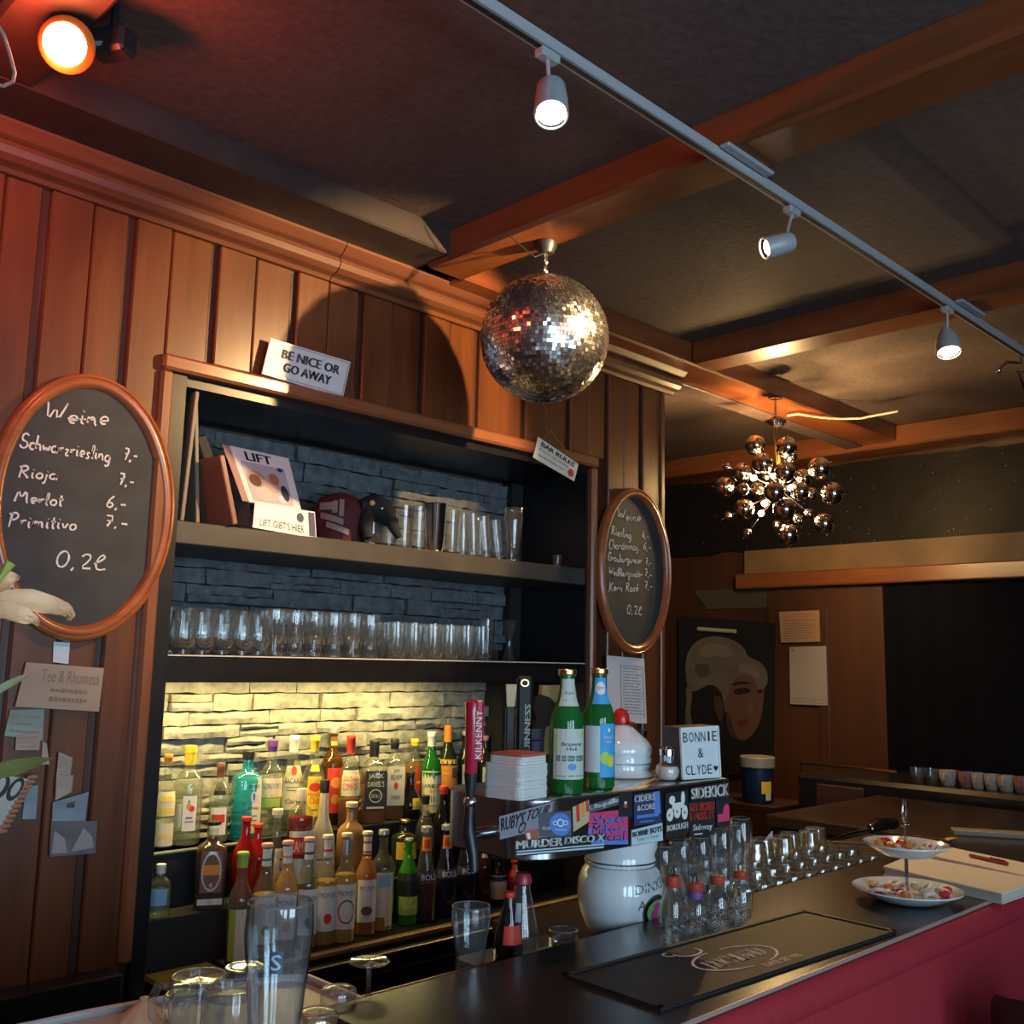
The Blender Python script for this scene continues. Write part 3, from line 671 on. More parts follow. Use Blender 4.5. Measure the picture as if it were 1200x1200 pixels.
bottle('grappa_bottle', 'clear bottle with glass ball stopper and white label behind the syrups', 323, 948, .17, B_Z, 'bell', .036, gC, lC, .3, CREAM, .10, [(CREAM, -.2, .8, .10, .55, [('D', INK, .4, .7, .45, .75), ('#b', GREYI, .2, .8, .2, .24)])], capr=1.5)
bottle('bitter_bottle', 'red bitter liqueur bottle with white and silver name band', 350, 924, .16, B_Z, 'flask', .042, gC, lR, .72, CREAM, .12, [(SILV, -.8, .9, .10, .34), (WHT, -.8, .9, .54, .60), (REDL, -.8, .9, .38, .53, [('CAMPARI', WHT, .1, .95, .15, .85)])])
bottle('coconut_liqueur_bottle', 'tall all white rounded bottle with black cap in the middle of the display', 377, 914, .13, B_Z, 'bell', .043, gW, None, .6, BLK, .12, [(CREAM, -.6, .6, .24, .34, [('#b', GREYI, .1, .9, .35, .5)])])
bottle('cream_liqueur_bottle', 'caramel coloured stout bottle behind the two right white labelled syrups', 410, 940, .15, B_Z, 'round', .046, gP, None, .6, CREAM, .06)
bottle('vermouth_bottle', 'clear bottle of pale liqueur with cream labels left of the green soda', 449, 972, .06, C_Z, 'round', .040, gC, lY, .35, SILV, .05, [(CREAM, -.8, .6, .14, .58, [('#b', LBLUE, .3, .9, .68, .95)]), (CREAM, .05, .6, .05, .28)])
bottle('herbal_liqueur_bottle', 'dark round bottle with small gold oval label', 478, 905, .282, A_Z, 'bell', .042, gB, None, .6, BLK, .12, [(YEL, .0, .7, .22, .46, [('f', BROWN, .4, .6, .3, .75)])])
bottle('bitters_bottle', 'dark bottle with gold framed yellow label behind the green soda bottle', 473, 960, .14, B_Z, 'square', .044, gDG, lD, .6, GOLD, .05, [(YEL, -.7, .9, .30, .76, [('Fernet', BROWN, .15, .85, .66, .84), ('#b', REDL, .3, .7, .4, .46)])])
bottle('liqueur_bottle', 'clear bottle with black cap and short neck before the green whisky', 497, 932, .12, B_Z, 'slope', .034, gC, lD, .3, BLK, .12, [(GREYI, -.7, .7, .74, .80)])
bottle('liqueur_bottle', 'black bottle with bright red seal below the orange whisky label', 518, 921, .13, B_Z, 'slope', .038, gB, None, .6, REDL, .10)
bottle('liqueur_bottle', 'dark bottle with yellow cap left of the red tap handle', 535, 924, .14, B_Z, 'slope', .031, gB, lD, .5, YEL, .06)
bottle('egg_liqueur_bottle', 'bottle with big arched yellow label behind the front row of black banded bottles', 552, 948, .10, B_Z, 'flask', .034, gB, None, .6, YEL, .08, [(YEL, -.9, .9, .20, .72, [('SOL', REDL, .2, .8, .40, .60), ('#b', ORG, .15, .85, .2, .3)])])
bottle('sherry_bottle', 'amber bottle with orange side label right of the red tap handle', 566, 950, .12, B_Z, 'slope', .036, gA, lW, .5, GOLD, .06, [(ORG, -.6, .8, .2, .62)])
# front row
MON = lambda c: [(WHT, -.75, .75, .13, .54, [('MONIN', GREYI, .12, .88, .74, .86), ('#o', c, .35, .70, .16, .40)]), (WHT, -.9, .9, .80, .955, [('#b', c, 0, 1, .30, .45)])]
bottle('syrup_bottle', 'syrup bottle with green and yellow neck seal, left end of the front row', 285, 998, .03, C_Z, 'syrup', .036, gC, lR, .15, LGRN, .14, [(LGRN, -.8, .8, .04, .50, [('#b', CREAM, .3, 1, 0, 1), ('C', GREYI, .5, .62, .86, .95)])])
bottle('syrup_bottle', 'syrup bottle with tan cap and golden syrup behind the tall pint glass', 313, 988, .04, C_Z, 'syrup', .036, gC, lY, .55, ROSE, .03, MON(GRN))
bottle('syrup_bottle', 'cloudy peach coloured syrup bottle behind the tall pint glass', 337, 985, .04, C_Z, 'syrup', .036, gC, lPk, .90, ROSE, .03, MON(ORG))
bottle('syrup_bottle', 'syrup bottle with blue striped neck label right of the peach one', 362, 981, .04, C_Z, 'syrup', .036, gC, lY, .3, ROSE, .03, MON(NAVY))
bottle('syrup_bottle', 'syrup bottle with strawberry on its white label', 384, 978, .04, C_Z, 'syrup', .036, gC, lY, .58, CREAM, .03, MON(REDL))
bottle('syrup_bottle', 'pale syrup bottle with round grey emblem, left of the orange syrup', 406, 976, .02, C_Z, 'syrup', .036, gC, lY, .62, CREAM, .03, [(WHT, -.75, .75, .13, .54, [('MONIN', GREYI, .12, .88, .74, .86), ('#r', BROWN, .1, .9, .12, .66)]), (SILV, -.9, .9, .80, .94)])
bottle('syrup_bottle', 'orange syrup bottle with red banded neck label', 430, 974, .05, C_Z, 'syrup', .036, gC, lO, .74, CREAM, .03, [(WHT, -.75, .75, .13, .54, [('MONIN', GREYI, .12, .88, .74, .86), ('#o', BROWN, .2, .75, .16, .38)]), (WHT, -.9, .9, .78, .955, [('#b', REDL, 0, 1, .60, .80), ('#b', REDL, 0, 1, .05, .18)])])
bottle('soda_bottle', 'bright green bottle with lime label among the front row', 479, 982, .06, C_Z, 'slope', .035, gBG, None, .5, SILV, .03, [(BLK, -1.2, 1.2, .34, .60), (LGRN, -.9, .9, .12, .33, [('#o', YEL, .45, .6, .62, .9), ('JUNG', WHT, .25, .85, .30, .58)])])
for i, (px, yt, Y) in enumerate(((499, 968, .06), (523, 966, .06), (546, 965, .07))):
    bottle('liqueur_bottle', ['left', 'middle', 'right'][i]+' one of three dark liqueur bottles with orange neck label and white lettering', px, yt, Y, C_Z, 'bols', .039, gV if i else gC, None if i else lD, .40, SILV, .06,
           [(ORG, -.8, .8, .74, .89, [('#b', REDL, .2, .8, .2, .8)]), (NAVY, -.95, .95, .42, .52, [('BOLS', WHT, .25, .85, .2, .8)])])
bottle('liqueur_bottle', 'slim dark amber bottle right of the three black banded bottles', 567, 980, .07, C_Z, 'syrup', .030, gBR, lD, .5, GOLD, .04, [(CREAM, -.6, .6, .70, .80)])
bottle('rum_bottle', 'small black bottle with cream and blue label at the right end of the front row', 584, 1000, .08, C_Z, 'slope', .034, gB, None, .5, BLK, .10, [(CREAM, -.85, .85, .10, .58, [('#b', NAVY, .1, .7, .78, .95), ('#b', YEL, .2, .6, .2, .35)])])
bottle('sauce_bottle', 'bottle with red and white striped sleeve behind the red capped carafe', 603, 1008, .08, C_Z, 'slope', .030, gR, None, .5, REDL, .08, [(WHT, 0, .8, .5, .9), (REDL, -.8, 0, .5, .9)])

# ================================================================ CEILING FITTINGS
# lighting track
ZT_ = 2.925; YT = -1.305
tr = thing('lighting_track', 'long grey lighting track hung under the ceiling beams', 'track', (2, YT, ZT_))
MB().add(bbox(-4.5, 3.4, -.017, .017, 0, .026, .004), GREYP).build('rail', parent=tr)
MB().add(box(-4.5, 3.4, -.006, .006, -.0015, .001), DARKM).build('slot', parent=tr)
for x in (.13, 1.6): MB().add(bbox(x-.11, x+.11, -.05, -.018, .016, .028, .006), GREYP).build('mounting_plate', parent=tr)
LIT = lamp('spot_bulb', (1, .80, .50), 14)
def spot(label, px, pyh, aim, r, L_, lit, kind='cyl'):
    b = at(px, pyh, 'Y', YT)
    t = thing('track_spotlight', label, 'spotlight', (b.x, YT, ZT_-.002), 0, None)
    MB().add(bbox(-.028, .028, -.014, .014, -.02, 0, .004), GREYP).build('adapter', parent=t)
    return t, b
def spot_head(t, head, aim, r, L_, lit, cone=1.0):
    org = Vector(t.location); h = Vector(head)-org; a = Vector(aim).normalized()
    Mx = a.to_track_quat('Z', 'Y').to_matrix().to_4x4(); Mx.translation = h
    fn = lambda p: Mx @ p
    MB().add(tube([(0, 0, -.018), (h.x*.3, h.y*.3, h.z*.5), tuple(h-a*L_*.3)], .0045, 8), GREYP).build('stem', parent=t, smooth=True)
    MB().add(lathe([(.001, -L_*.5), (r*.75*cone, -L_*.5), (r*.85*cone, -L_*.44), (r*.95, 0), (r, L_*.5), (r*.92, L_*.5), (r*.86, L_*.2), (r*.8, L_*.1)], 28), GREYP, fn).build('lamp_housing', parent=t, smooth=True)
    MB().add(lathe([(r*.86, L_*.44), (r*.55, L_*.30), (r*.3, L_*.26), (.001, L_*.25)], 24), CHROME, fn).build('reflector', parent=t, smooth=True)
    if lit: MB().add(lathe([(r*.80, L_*.42), (r*.5, L_*.45), (.001, L_*.46)], 20), LIT, fn).build('bulb', parent=t, smooth=True)
    else: MB().add(lathe([(r*.62, L_*.40), (.001, L_*.41)], 20), LIT, fn).build('bulb', parent=t, smooth=True)
t, b = spot('cylindrical white spotlight shining down, left of the mirror ball top', 642, 50, None, 0, 0, 1)
spot_head(t, at(646, 118, 'Y', -1.32), (-.36, -.36, -1), .036, .10, True)
t, b = spot('small silver spotlight turned away towards the bar shelves, middle of the track', 928, 243, None, 0, 0, 0)
spot_head(t, at(912, 287, 'Y', -1.30), (-.75, .55, -.32), .031, .085, False)
t, b = spot('small white cone spotlight shining down near the right end of the track', 1110, 364, None, 0, 0, 1)
spot_head(t, at(1110, 400, 'Y', -1.30), (-.30, -.22, -1), .042, .10, True, .62)
# thin wire lamp arms further along
q = thing('wire_lamp_arm', 'thin forked chrome arm hanging from the ceiling at the right edge', 'lamp', at(1196, 425, 'Y', -1.30))
MB().add(tube([(0, 0, 0), (-.10, .02, -.015), (-.16, .03, -.06)], .006), CHROME).add(sphere(.012, 10, 6, (-.165, .03, -.064)), CHROME).build('arm', parent=q, smooth=True)
MB().add(tube([(.05, 0, -.02), (-.04, .0, -.045), (.03, 0, -.10), (.08, 0, -.12)], .006), CHROME).build('arm', parent=q, smooth=True)
MB().add(tube([(0, 0, 0), (0, 0, .1)], .005), CHROME).build('stem', parent=q, smooth=True)

# red party lamp
rl = thing('party_lamp', 'glowing red reflector lamp hanging from the ceiling at the top left', 'lamp', RED)
RB = lamp('red_bulb', (1, .34, .12), 16); AXR = Vector((-.45, -.62, -.42)).normalized()
Mx = AXR.to_track_quat('Z', 'Y').to_matrix().to_4x4(); fn = lambda p: Mx @ p
MB().add(lathe([(.001, .036), (.022, .034), (.036, .024), (.042, .008), (.043, -.002)], 24), RB, fn).build('bulb_face', parent=rl, smooth=True)
MB().add(lathe([(.044, .0), (.056, -.012), (.057, -.016), (.045, -.014), (.034, -.03)], 26), plain('orange_lamp_rim', (.75, .18, .03), .35), fn).build('lamp_rim', parent=rl, smooth=True)
MB().add(lathe([(.034, -.025), (.036, -.05), (.030, -.056), (.022, -.07), (.001, -.072)], 24), plain('pink_metal', (.5, .2, .16), .3, .6), fn).build('lamp_socket', parent=rl, smooth=True)
MB().add(bbox(-.028, .028, -.045, .045, -.03, .03, .008), DARKM, lambda p: Matrix.Rotation(.5, 4, 'Z') @ p+Vector((.105, .02, .06))).build('clamp', parent=rl)
MB().add(tube([(.03, .03, .03), (.08, .02, .05)], .012), DARKM).add(tube([(.105, .02, .08), (.105, .02, 3.05-RED.z)], .01), DARKM).build('bracket', parent=rl, smooth=True)
cw = thing('ceiling_cable', 'loose pale cable curling down from the ceiling beside the red lamp', 'cable', at(5, 40, 'Y', -.7))
o0 = Vector(cw.location); pts = [at(x, y, 'Y', -.7)-o0 for x, y in ((-8, 20), (4, 40), (11, 62), (17, 85), (15, 96), (4, 101), (-10, 98))]
MB().add(tube(pts, .0035, 8), plain('cable_beige', (.35, .25, .22), .5)).build('cable', parent=cw, smooth=True)
tag(MB().add(tube([tuple(at(x, y, 'Z', 2.935)-at(923, 487, 'Z', 2.935)) for x, y in ((923, 487), (936, 485), (960, 489), (985, 491), (1010, 490), (1030, 486), (1052, 482))], .006, 8), plain('cable_white', (.75, .6, .4), .5)).build('power_cable', smooth=True, loc=at(923, 487, 'Z', 2.935)), 'white power cable running along the ceiling right of the chandelier', 'cable')

# mirror ball
DB_ = Vector(at(638, 397, 'X', 2.17)); RBALL = .197
db = thing('mirror_ball', 'large mirror tiled disco ball hanging from the ceiling beam', 'disco ball', DB_)
MB().add(sphere(RBALL-.004, 48, 32), plain('ball_core', (.08, .08, .09), .5)).build('ball_core', parent=db, smooth=True)
mb = MB(); V = []; F = []; rr = random.Random(5); ts = .0118
rows = int(pi*RBALL/ts)
for i in range(rows):
    la = -pi/2+pi*(i+.5)/rows; n_ = max(3, int(2*pi*RBALL*cos(la)/ts)); ph = rr.random()
    for k in range(n_):
        lo = 2*pi*(k+ph)/n_; nrm = Vector((cos(la)*cos(lo), cos(la)*sin(lo), sin(la)))
        e = Vector((-sin(lo), cos(lo), 0)); u_ = nrm.cross(e)
        nrm2 = (nrm+e*rr.gauss(0, .09)+u_*rr.gauss(0, .09)).normalized()
        e2 = (e-nrm2*e.dot(nrm2)).normalized(); u2 = nrm2.cross(e2); c = nrm*RBALL; hs = ts*.45
        b = len(V); V += [c-e2*hs-u2*hs, c+e2*hs-u2*hs, c+e2*hs+u2*hs, c-e2*hs+u2*hs]; F.append((b, b+1, b+2, b+3))
mb.add((V, F), MIRROR); o = mb.build('mirror_tiles', parent=db); o['kind'] = 'stuff'
MB().add(lathe([(.026, RBALL-.004), (.026, RBALL+.004), (.001, RBALL+.005)], 20), CHROME).build('top_cap', parent=db, smooth=True)
top = 2.95-DB_.z
for i in range(5):
    z = RBALL+.008+i*(.075/5); a = i % 2
    MB().add(tube([(.006*cos(t_)*(1-a)*1.0, .006*cos(t_)*a, z+.011*sin(t_)) for t_ in [2*pi*k/10 for k in range(11)]], .002, 6), CHROME).build('chain_link', parent=db, smooth=True)
MB().add(lathe([(.001, RBALL+.075), (.022, RBALL+.078), (.034, RBALL+.10), (.036, top), (.001, top)], 20), DARKM).build('motor', parent=db, smooth=True)
MB().add(tube([(.02, -.01, top-.02), (-.05, .0, top-.06), (-.10, .03, top-.02), (-.12, .04, top)], .002, 6), BLACK).build('power_lead', parent=db, smooth=True)

# chandelier
ch = thing('sputnik_chandelier', 'chandelier of mirrored balls on thin rods with bright small bulbs', 'chandelier', CH)
CH_M = plain('mirrored_ball', (.62, .56, .48), .05, 1); BULB = lamp('halogen_bulb', (1, .78, .36), 110)
def rel(px, py, dep):
    d = (_f*FPX+_r*(px-600)-_u*(py-600)).normalized(); t_ = (CH-CAM).length+dep; return CAM+d*t_-CH
balls = [(390, 370, .05, 12), (610, 385, -.05, 12.5), (440, 500, -.12, 12.5), (295, 565, .02, 12), (600, 560, -.18, 12.5), (840, 535, .0, 13.5), (725, 600, .14, 10.5), (175, 665, .05, 12.5), (525, 700, -.27, 12.5), (930, 710, -.02, 13.5), (705, 695, -.10, 11), (400, 690, .12, 10.5), (595, 820, -.22, 13.5), (312, 820, -.08, 12.5), (870, 920, .0, 12), (618, 1000, -.05, 13), (305, 680, -.2, 7.5), (640, 450, .12, 8), (785, 715, .18, 8), (765, 855, .1, 7), (615, 890, -.18, 7.5), (685, 900, .05, 8), (200, 870, .05, 5.5), (335, 990, -.08, 6), (465, 590, .2, 8), (540, 940, .15, 7), (190, 520, .1, 4.5)]
for i, (x, y, dp, rp) in enumerate(balls):
    p = rel(820+x/6, 460+y/6, dp); r_ = rp*(4.87+dp)/1181.3
    MB().add(sphere(r_, 22, 14), CH_M, off(*p)).build('ball', parent=ch, smooth=True)
    MB().add(tube([p*.08, p, p*1.0+p.normalized()*(r_+.012)], .0022, 6), CHROME).build('rod', parent=ch, smooth=True)
for x, y, dp in ((380, 600, -.1), (585, 600, -.12), (455, 780, -.12), (640, 670, -.05), (432, 850, -.08), (520, 590, .05), (560, 760, .08)):
    p = rel(820+x/6, 460+y/6, dp)
    MB().add(sphere(.0145, 12, 8), BULB, off(*p)).build('bulb', parent=ch, smooth=True)
    MB().add(tube([p*.1, p*.93], [.004, .006], 6), CHROME).build('bulb_socket', parent=ch, smooth=True)
MB().add(sphere(.035, 16, 10), CHROME).build('centre_hub', parent=ch, smooth=True)
cp_ = rel(909, 494, 0)
MB().add(lathe([(.001, -.03), (.035, -.024), (.052, -.005), (.052, .004), (.04, .018), (.012, .028), (.001, .03)], 26), CHROME, off(*cp_)).build('canopy', parent=ch, smooth=True)
hk = Vector((cp_.x, cp_.y, 2.945-CH.z))
MB().add(tube([cp_+Vector((0, 0, .025)), hk], .006), CHROME).add(lathe([(.03, -.006), (.034, 0)], 16), DARKM, off(*hk)).build('hook', parent=ch, smooth=True)
for dx, dy in ((-.03, -.02), (-.014, .0), (0.0, .012), (.012, 0)):
    MB().add(tube([cp_+Vector((dx, dy, -.02)), cp_*.55+Vector((dx*1.1, dy, 0)), (dx*.2, dy*.2, .03)], .0028, 6), GOLD).build('suspension_wire', parent=ch, smooth=True)

# ================================================================ SIGNS AND BOARDS ON THE WALL
def plaque(name, label, cat, corners, Y, th, mat, group=None, ax='Y', kind_part='panel', frame=None):
    P = [at(x, y, ax, v if isinstance(v, (int, float)) and v is not None else Y) for (x, y), v in zip(corners, Y if isinstance(Y, (list, tuple)) else [Y]*4)]
    fc = Face(*P); o = thing(name, label, cat, fc.o, 0, group)
    MB().add(fc.slab(th, fc.o), mat).build(kind_part, parent=o)
    return fc, o
# oval menu boards
def oval(cx, cz, label):
    a, b = .243, .352
    t = thing('menu_board', label, 'chalkboard', (cx, -.02, cz))
    n = 64; pr = [(-.002, .018), (0, .003), (.006, -.008), (.014, -.014), (.022, -.013), (.026, -.009), (.030, -.013), (.037, -.010), (.040, .0), (.040, .018)]
    V = []; F = []; m = len(pr)
    for k in range(n):
        t_ = 2*pi*k/n
        for d, y in pr:
            V.append(((a-.04+d)*cos(t_), y, (b-.04+d)*sin(t_)))
    for k in range(n):
        for j in range(m-1): F.append((k*m+j, k*m+j+1, ((k+1) % n)*m+j+1, ((k+1) % n)*m+j))
    MB().add((V, F), OVALW).build('frame', parent=t, smooth=True, auto=60)
    MB().add(([((a-.038)*cos(2*pi*k/n), 0.004, (b-.038)*sin(2*pi*k/n)) for k in range(n)], [list(range(n))]), SLATE).build('slate', parent=t)
    return t
def board_face(cx, cz):
    return Face((cx-.2, -.0165, cz+.31), (cx+.2, -.0165, cz+.31), (cx+.2, -.0165, cz-.31), (cx-.2, -.0165, cz-.31))
def uv(fc, x, y):
    p = at(x, y, 'Y', -.0165); return (p.x-fc.c[0].x)/.4, (p.z-fc.c[3].z)/.62
def write(t, cx, cz, rows):
    fc = board_face(cx, cz)
    for i, (s, x0, y0, x1, y1, hp) in enumerate(rows):
        mb = MB()
        u0, v0 = uv(fc, x0, y0); u1, v1 = uv(fc, x1, y1); _, vt = uv(fc, x0, y0-hp)
        chalk(mb, fc, s, u0, v0, u1, v1, vt-v0, Vector(t.location), .0048, CHALK, .0015, seed=i)
        mb.build('chalk_writing', parent=t)
    return fc
t = oval(1.046, 2.035, 'large oval chalkboard in a wooden frame, left, listing red wines')
write(t, 1.046, 2.035, [('Weine', 50, 494, 128, 500, 24), ('-------', 78, 492, 110, 494, 5), ('Schwarzriesling', 22, 525, 130, 541, 18), ('7,-', 144, 538, 161, 541, 15), ('Rioja', 20, 559, 68, 563, 15), ('7,-', 138, 568, 157, 571, 15), ('Merlot', 16, 588, 74, 594, 16), ('6,-', 123, 594, 148, 597, 15), ('Primitivo', 8, 616, 90, 621, 17), ('7,-', 121, 616, 150, 620, 14), ('0,2ℓ', 63, 664, 124, 669, 20)])
t = oval(3.352, 2.045, 'small looking oval chalkboard on the right pillar, listing white wines')
write(t, 3.352, 2.045, [('Weine', 723, 609, 751, 612, 13), ('Riesling', 716, 626, 740, 632, 11), ('6,-', 752, 630, 760, 633, 9), ('Chardonnay', 713, 643, 748, 645, 11), ('6,-', 753, 643, 763, 646, 9), ('Grauburgunder', 712, 657, 752, 661, 10), ('7,-', 756, 661, 763, 664, 8), ('Weißburgunder', 713, 674, 753, 677, 10), ('7,-', 755, 674, 764, 678, 9), ('Kern Rosé', 713, 693, 748, 693, 11), ('7,-', 755, 689, 764, 692, 9), ('0,2ℓ', 734, 719, 752, 721, 11)])

fc, o = plaque('tin_sign', 'pale embossed tin sign leaning on top of the shelf frame', 'sign', [(317, 396), (411, 424), (402, 466), (307, 438)], -.03, .004, plain('tin_paint', (.62, .66, .66), .4, var=.08))
mb = MB(); g = plain('sign_grey', (.13, .14, .15), .6)
mb.add(bold(text('BE NICE OR'), .012), g, fc.fn(.17, .56, .88, .80, .0015, fc.o)); mb.add(bold(text('GO AWAY'), .014), g, fc.fn(.22, .22, .80, .46, .0015, fc.o))
mb.build('lettering', parent=o)
mb = MB()
for u0, v0, u1, v1 in ((.02, .04, .98, .06), (.02, .94, .98, .96), (.015, .04, .025, .96), (.975, .04, .985, .96)): mb.add(SQ, SILV, fc.fn(u0, v0, u1, v1, .002, fc.o))
mb.build('border', parent=o)
fc, o = plaque('hanging_sign', 'small cream bar rules sign hung crooked on a string at the shelf corner', 'sign', [(631, 512), (678, 544), (673, 564), (625, 536)], -.045, .004, OFFW)
mb = MB(); mb.add(bold(text('BAR RULES'), .01), INK, fc.fn(.10, .68, .90, .90, .0012, fc.o))
mb.add(text("If you're still standing"), INK, fc.fn(.08, .42, .78, .60, .0012, fc.o)); mb.add(text('you need another beer!'), INK, fc.fn(.08, .16, .72, .34, .0012, fc.o)); mb.build('lettering', parent=o)
mb = MB(); mb.add(CIRC(), REDL, fc.fn(.80, .10, .95, .52, .0012, fc.o)); mb.add(bold(text('2'), .02), OFFW, fc.fn(.85, .2, .9, .42, .002, fc.o)); mb.build('red_emblem', parent=o)
pk = at(645, 504, 'Y', -.02)-fc.o
MB().add(tube([fc.p(.1, .92, .002)-fc.o, pk, fc.p(.93, .88, .002)-fc.o], .0012, 6), plain('string', (.3, .17, .1), .8)).build('string', parent=o)

def sheet(name, label, cat, corners, Y, mat=PAPER, rows=0, th=.0015, ink=GREYI, ax='Y', box_=(.1, .9, .08, .9), title=None, seed=1, t=.35):
    fc, o = plaque(name, label, cat, corners, Y, th, mat, ax=ax, kind_part='sheet')
    if rows or title:
        mb = MB()
        if rows: lines(mb, fc, ink, box_[0], box_[1], box_[2], box_[3], rows, fc.o, seed=seed, t=t)
        if title: mb.add(text(title[0]), title[1], fc.fn(*title[2], .001, fc.o))
        mb.build('print', parent=o)
    return fc, o
fc, o = sheet('price_list', 'typed drinks list taped to the pillar below the right chalkboard', 'paper', [(711, 768), (755, 772), (758, 848), (712, 846)], -.022, PAPER, 16, box_=(.40, .92, .12, .85), t=.3)
mb = MB()
for q in ((.34, .86, .95, .87), (.34, .10, .355, .87), (.935, .10, .95, .87)): mb.add(SQ, GREYI, fc.fn(*q, .0012, fc.o))
mb.build('printed_border', parent=o)
# wooden plaque and papers at the lower left
fc, o = sheet('wooden_plaque', 'tan engraved wooden board tilted on the wall below the left chalkboard', 'sign', [(31, 776), (122, 783), (116, 834), (18, 828)], -.02, plain('engraved_board', (.36, .27, .19), .6, var=.12, scale=8, stretch=(.2, 1, 1)), 0, .006)
mb = MB(); g = plain('burnt_lettering', (.24, .17, .11), .8)
mb.add(text('Tee & Rhumess'), g, fc.fn(.22, .60, .95, .88, .001, fc.o)); lines(mb, fc, g, .36, .82, .12, .52, 2, fc.o, jag=0, t=.5, seed=9); mb.build('engraving', parent=o)
sheet('sticker', 'small bright square sticker under the left chalkboard', 'sticker', [(63, 752), (82, 753), (80, 778), (62, 776)], -.012, plain('pale_blue_sticker', (.5, .62, .68), .35), 0)
TEAL = plain('faded_teal_paper', (.25, .33, .28), .8, var=.3, scale=12); BEI = plain('beige_paper', (.40, .33, .25), .8, var=.15)
sheet('card', 'faded greenish card with bent corner under the wooden plaque', 'card', [(12, 832), (52, 831), (50, 868), (5, 862)], -.012, TEAL, 3, ink=plain('faded_ink', (.30, .22, .17), .8))
sheet('card', 'small beige card overlapping the greenish card', 'card', [(19, 862), (48, 858), (46, 879), (18, 879)], -.016, BEI, 3, ink=MATS['faded_ink'])
sheet('card', 'narrow beige slip hanging right of the small beige card', 'card', [(50, 868), (55, 872), (58, 896), (48, 896)], -.012, BEI)
sheet('note', 'cream notepad slip curling at its corner on the lower left wall', 'note', [(69, 881), (85, 888), (82, 912), (66, 912)], -.014, BEI, 6, ink=MATS['faded_ink'])
sheet('note', 'crumpled cream slip below the cream notepad slip', 'note', [(66, 912), (86, 908), (84, 928), (65, 938)], -.018, BEI)
LB = plain('blue_grey_card', (.22, .29, .33), .6, var=.25, scale=15)
sheet('name_badge', 'bluish card at the left beside the dark board groove', 'badge', [(30, 922), (45, 920), (42, 960), (26, 960)], -.012, LB)
fc, o = sheet('name_badge', 'bluish badge with a metal clip on the lower left wall', 'badge', [(62, 940), (104, 928), (100, 962), (61, 962)], -.014, LB)
MB().add(fc.slab(.003, fc.o), CHROME, lambda p: p*.0+Vector(p)*.22+Vector((.0, -.004, .01))).build('clip', parent=o)
fc, o = sheet('plastic_wallet', 'grey plastic wallet holding white cards, bottom of the pinned papers', 'wallet', [(60, 962), (114, 962), (112, 1000), (58, 1004)], -.014, plain('grey_plastic', (.16, .15, .16), .3, var=.2))
mb = MB(); g = plain('greyish_white_card', (.36, .33, .33), .7)
mb.add(([(0, 0, 0), (.35, 0, 0), (.28, .45, 0), (.05, .7, 0)], [(0, 1, 2, 3)]), g, fc.fn(.03, .08, 1, 1, .002, fc.o)); mb.add(([(.45, .0, 0), (.95, .1, 0), (.9, .45, 0), (.7, .78, 0)], [(0, 1, 2, 3)]), g, fc.fn(0, .1, 1, 1, .002, fc.o)); mb.build('white_card', parent=o)

# ================================================================ THINGS ON THE SHELVES
S1, S2 = 2.0305, 1.6565
# brown menu cover and black folder
tag(MB().add(bbox(-.009, .009, -.10, .10, 0, .205, .003), plain('brown_leather', (.24, .10, .06), .45)).build('menu_cover', loc=(1.475, .08, S1+.004), rot=(0, R(-17), R(4))), 'brown leather menu cover leaning left of the magazine stand', 'menu')
tag(MB().add(bbox(-.02, .02, -.10, .14, 0, .29, .006), BLACKM).build('black_folder', loc=(1.535, .20, S1+.012), rot=(0, R(-24), 0)), 'black folder leaning behind the brown menu cover', 'folder')
# magazine stand
MS = (1.62, .06, S1); ACR = glass('acrylic', (.93, .95, .95), .04, .6, .02)
fcF = Face(at(299, 588, 'Y', .02), at(369, 600, 'Y', .02), at(371, 631, 'Y', -.0), at(296, 618, 'Y', -.0))
stand = thing('magazine_stand', 'clear stand with printed white front holding a magazine on the top shelf', 'stand', fcF.o)
oo = fcF.o
a0, a1 = fcF.c[3], fcF.c[2]
def pt(u, y, z): p = a0.lerp(a1, u); return Vector((p.x+(-.055+.02)*(y/.2), y, S1+z))-oo
MB().add(([fcF.c[3]-oo, fcF.c[2]-oo, fcF.p(1, 1)-oo, fcF.p(0, 1)-oo, ], [(0, 1, 2, 3)]), ACR).add(([pt(0, .0, 0), pt(0, .19, 0.0), pt(0, .19, .26), pt(0, .02, .075)], [(0, 1, 2, 3)]), ACR).add(([pt(1, .0, 0), pt(1, .19, 0), pt(1, .19, .26), pt(1, .02, .075)], [(0, 1, 2, 3)]), ACR).build('acrylic_sides', parent=stand)
mb = MB().add(fcF.slab(.002, oo), WHITE)
mb.add(text("LIFT GIBT'S HIER"), INK, fcF.fn(.10, .12, .80, .40, .001, oo)); mb.add(CIRC(), NAVY, fcF.fn(.68, .50, .80, .86, .001, oo)); mb.add(SQ, NAVY, fcF.fn(.88, .05, .985, .95, .001, oo)); mb.build('front_card', parent=stand)
fm = Face(at(269, 522, 'Y', .17), at(338, 537, 'Y', .17), at(353, 597, 'Y', .035), at(292, 588, 'Y', .035))
mg = thing('magazine', 'white magazine with a cover photograph leaning in the clear stand', 'magazine', fm.o)
mb = MB().add(fm.slab(.004, fm.o), WHITE)
mb.add(SQ, plain('rose_spine', (.42, .26, .25), .6), fm.fn(-.12, 0, 0, 1, -.0005, fm.o))
mb.add(bold(text('LIFT'), .02), INK, fm.fn(.22, .78, .66, .94, .001, fm.o)); mb.build('cover', parent=mg)
mb = MB(); SK = plain('photo_grey', (.48, .47, .50), .6); mb.add(SQ, SK, fm.fn(.10, .03, .86, .74, .001, fm.o))
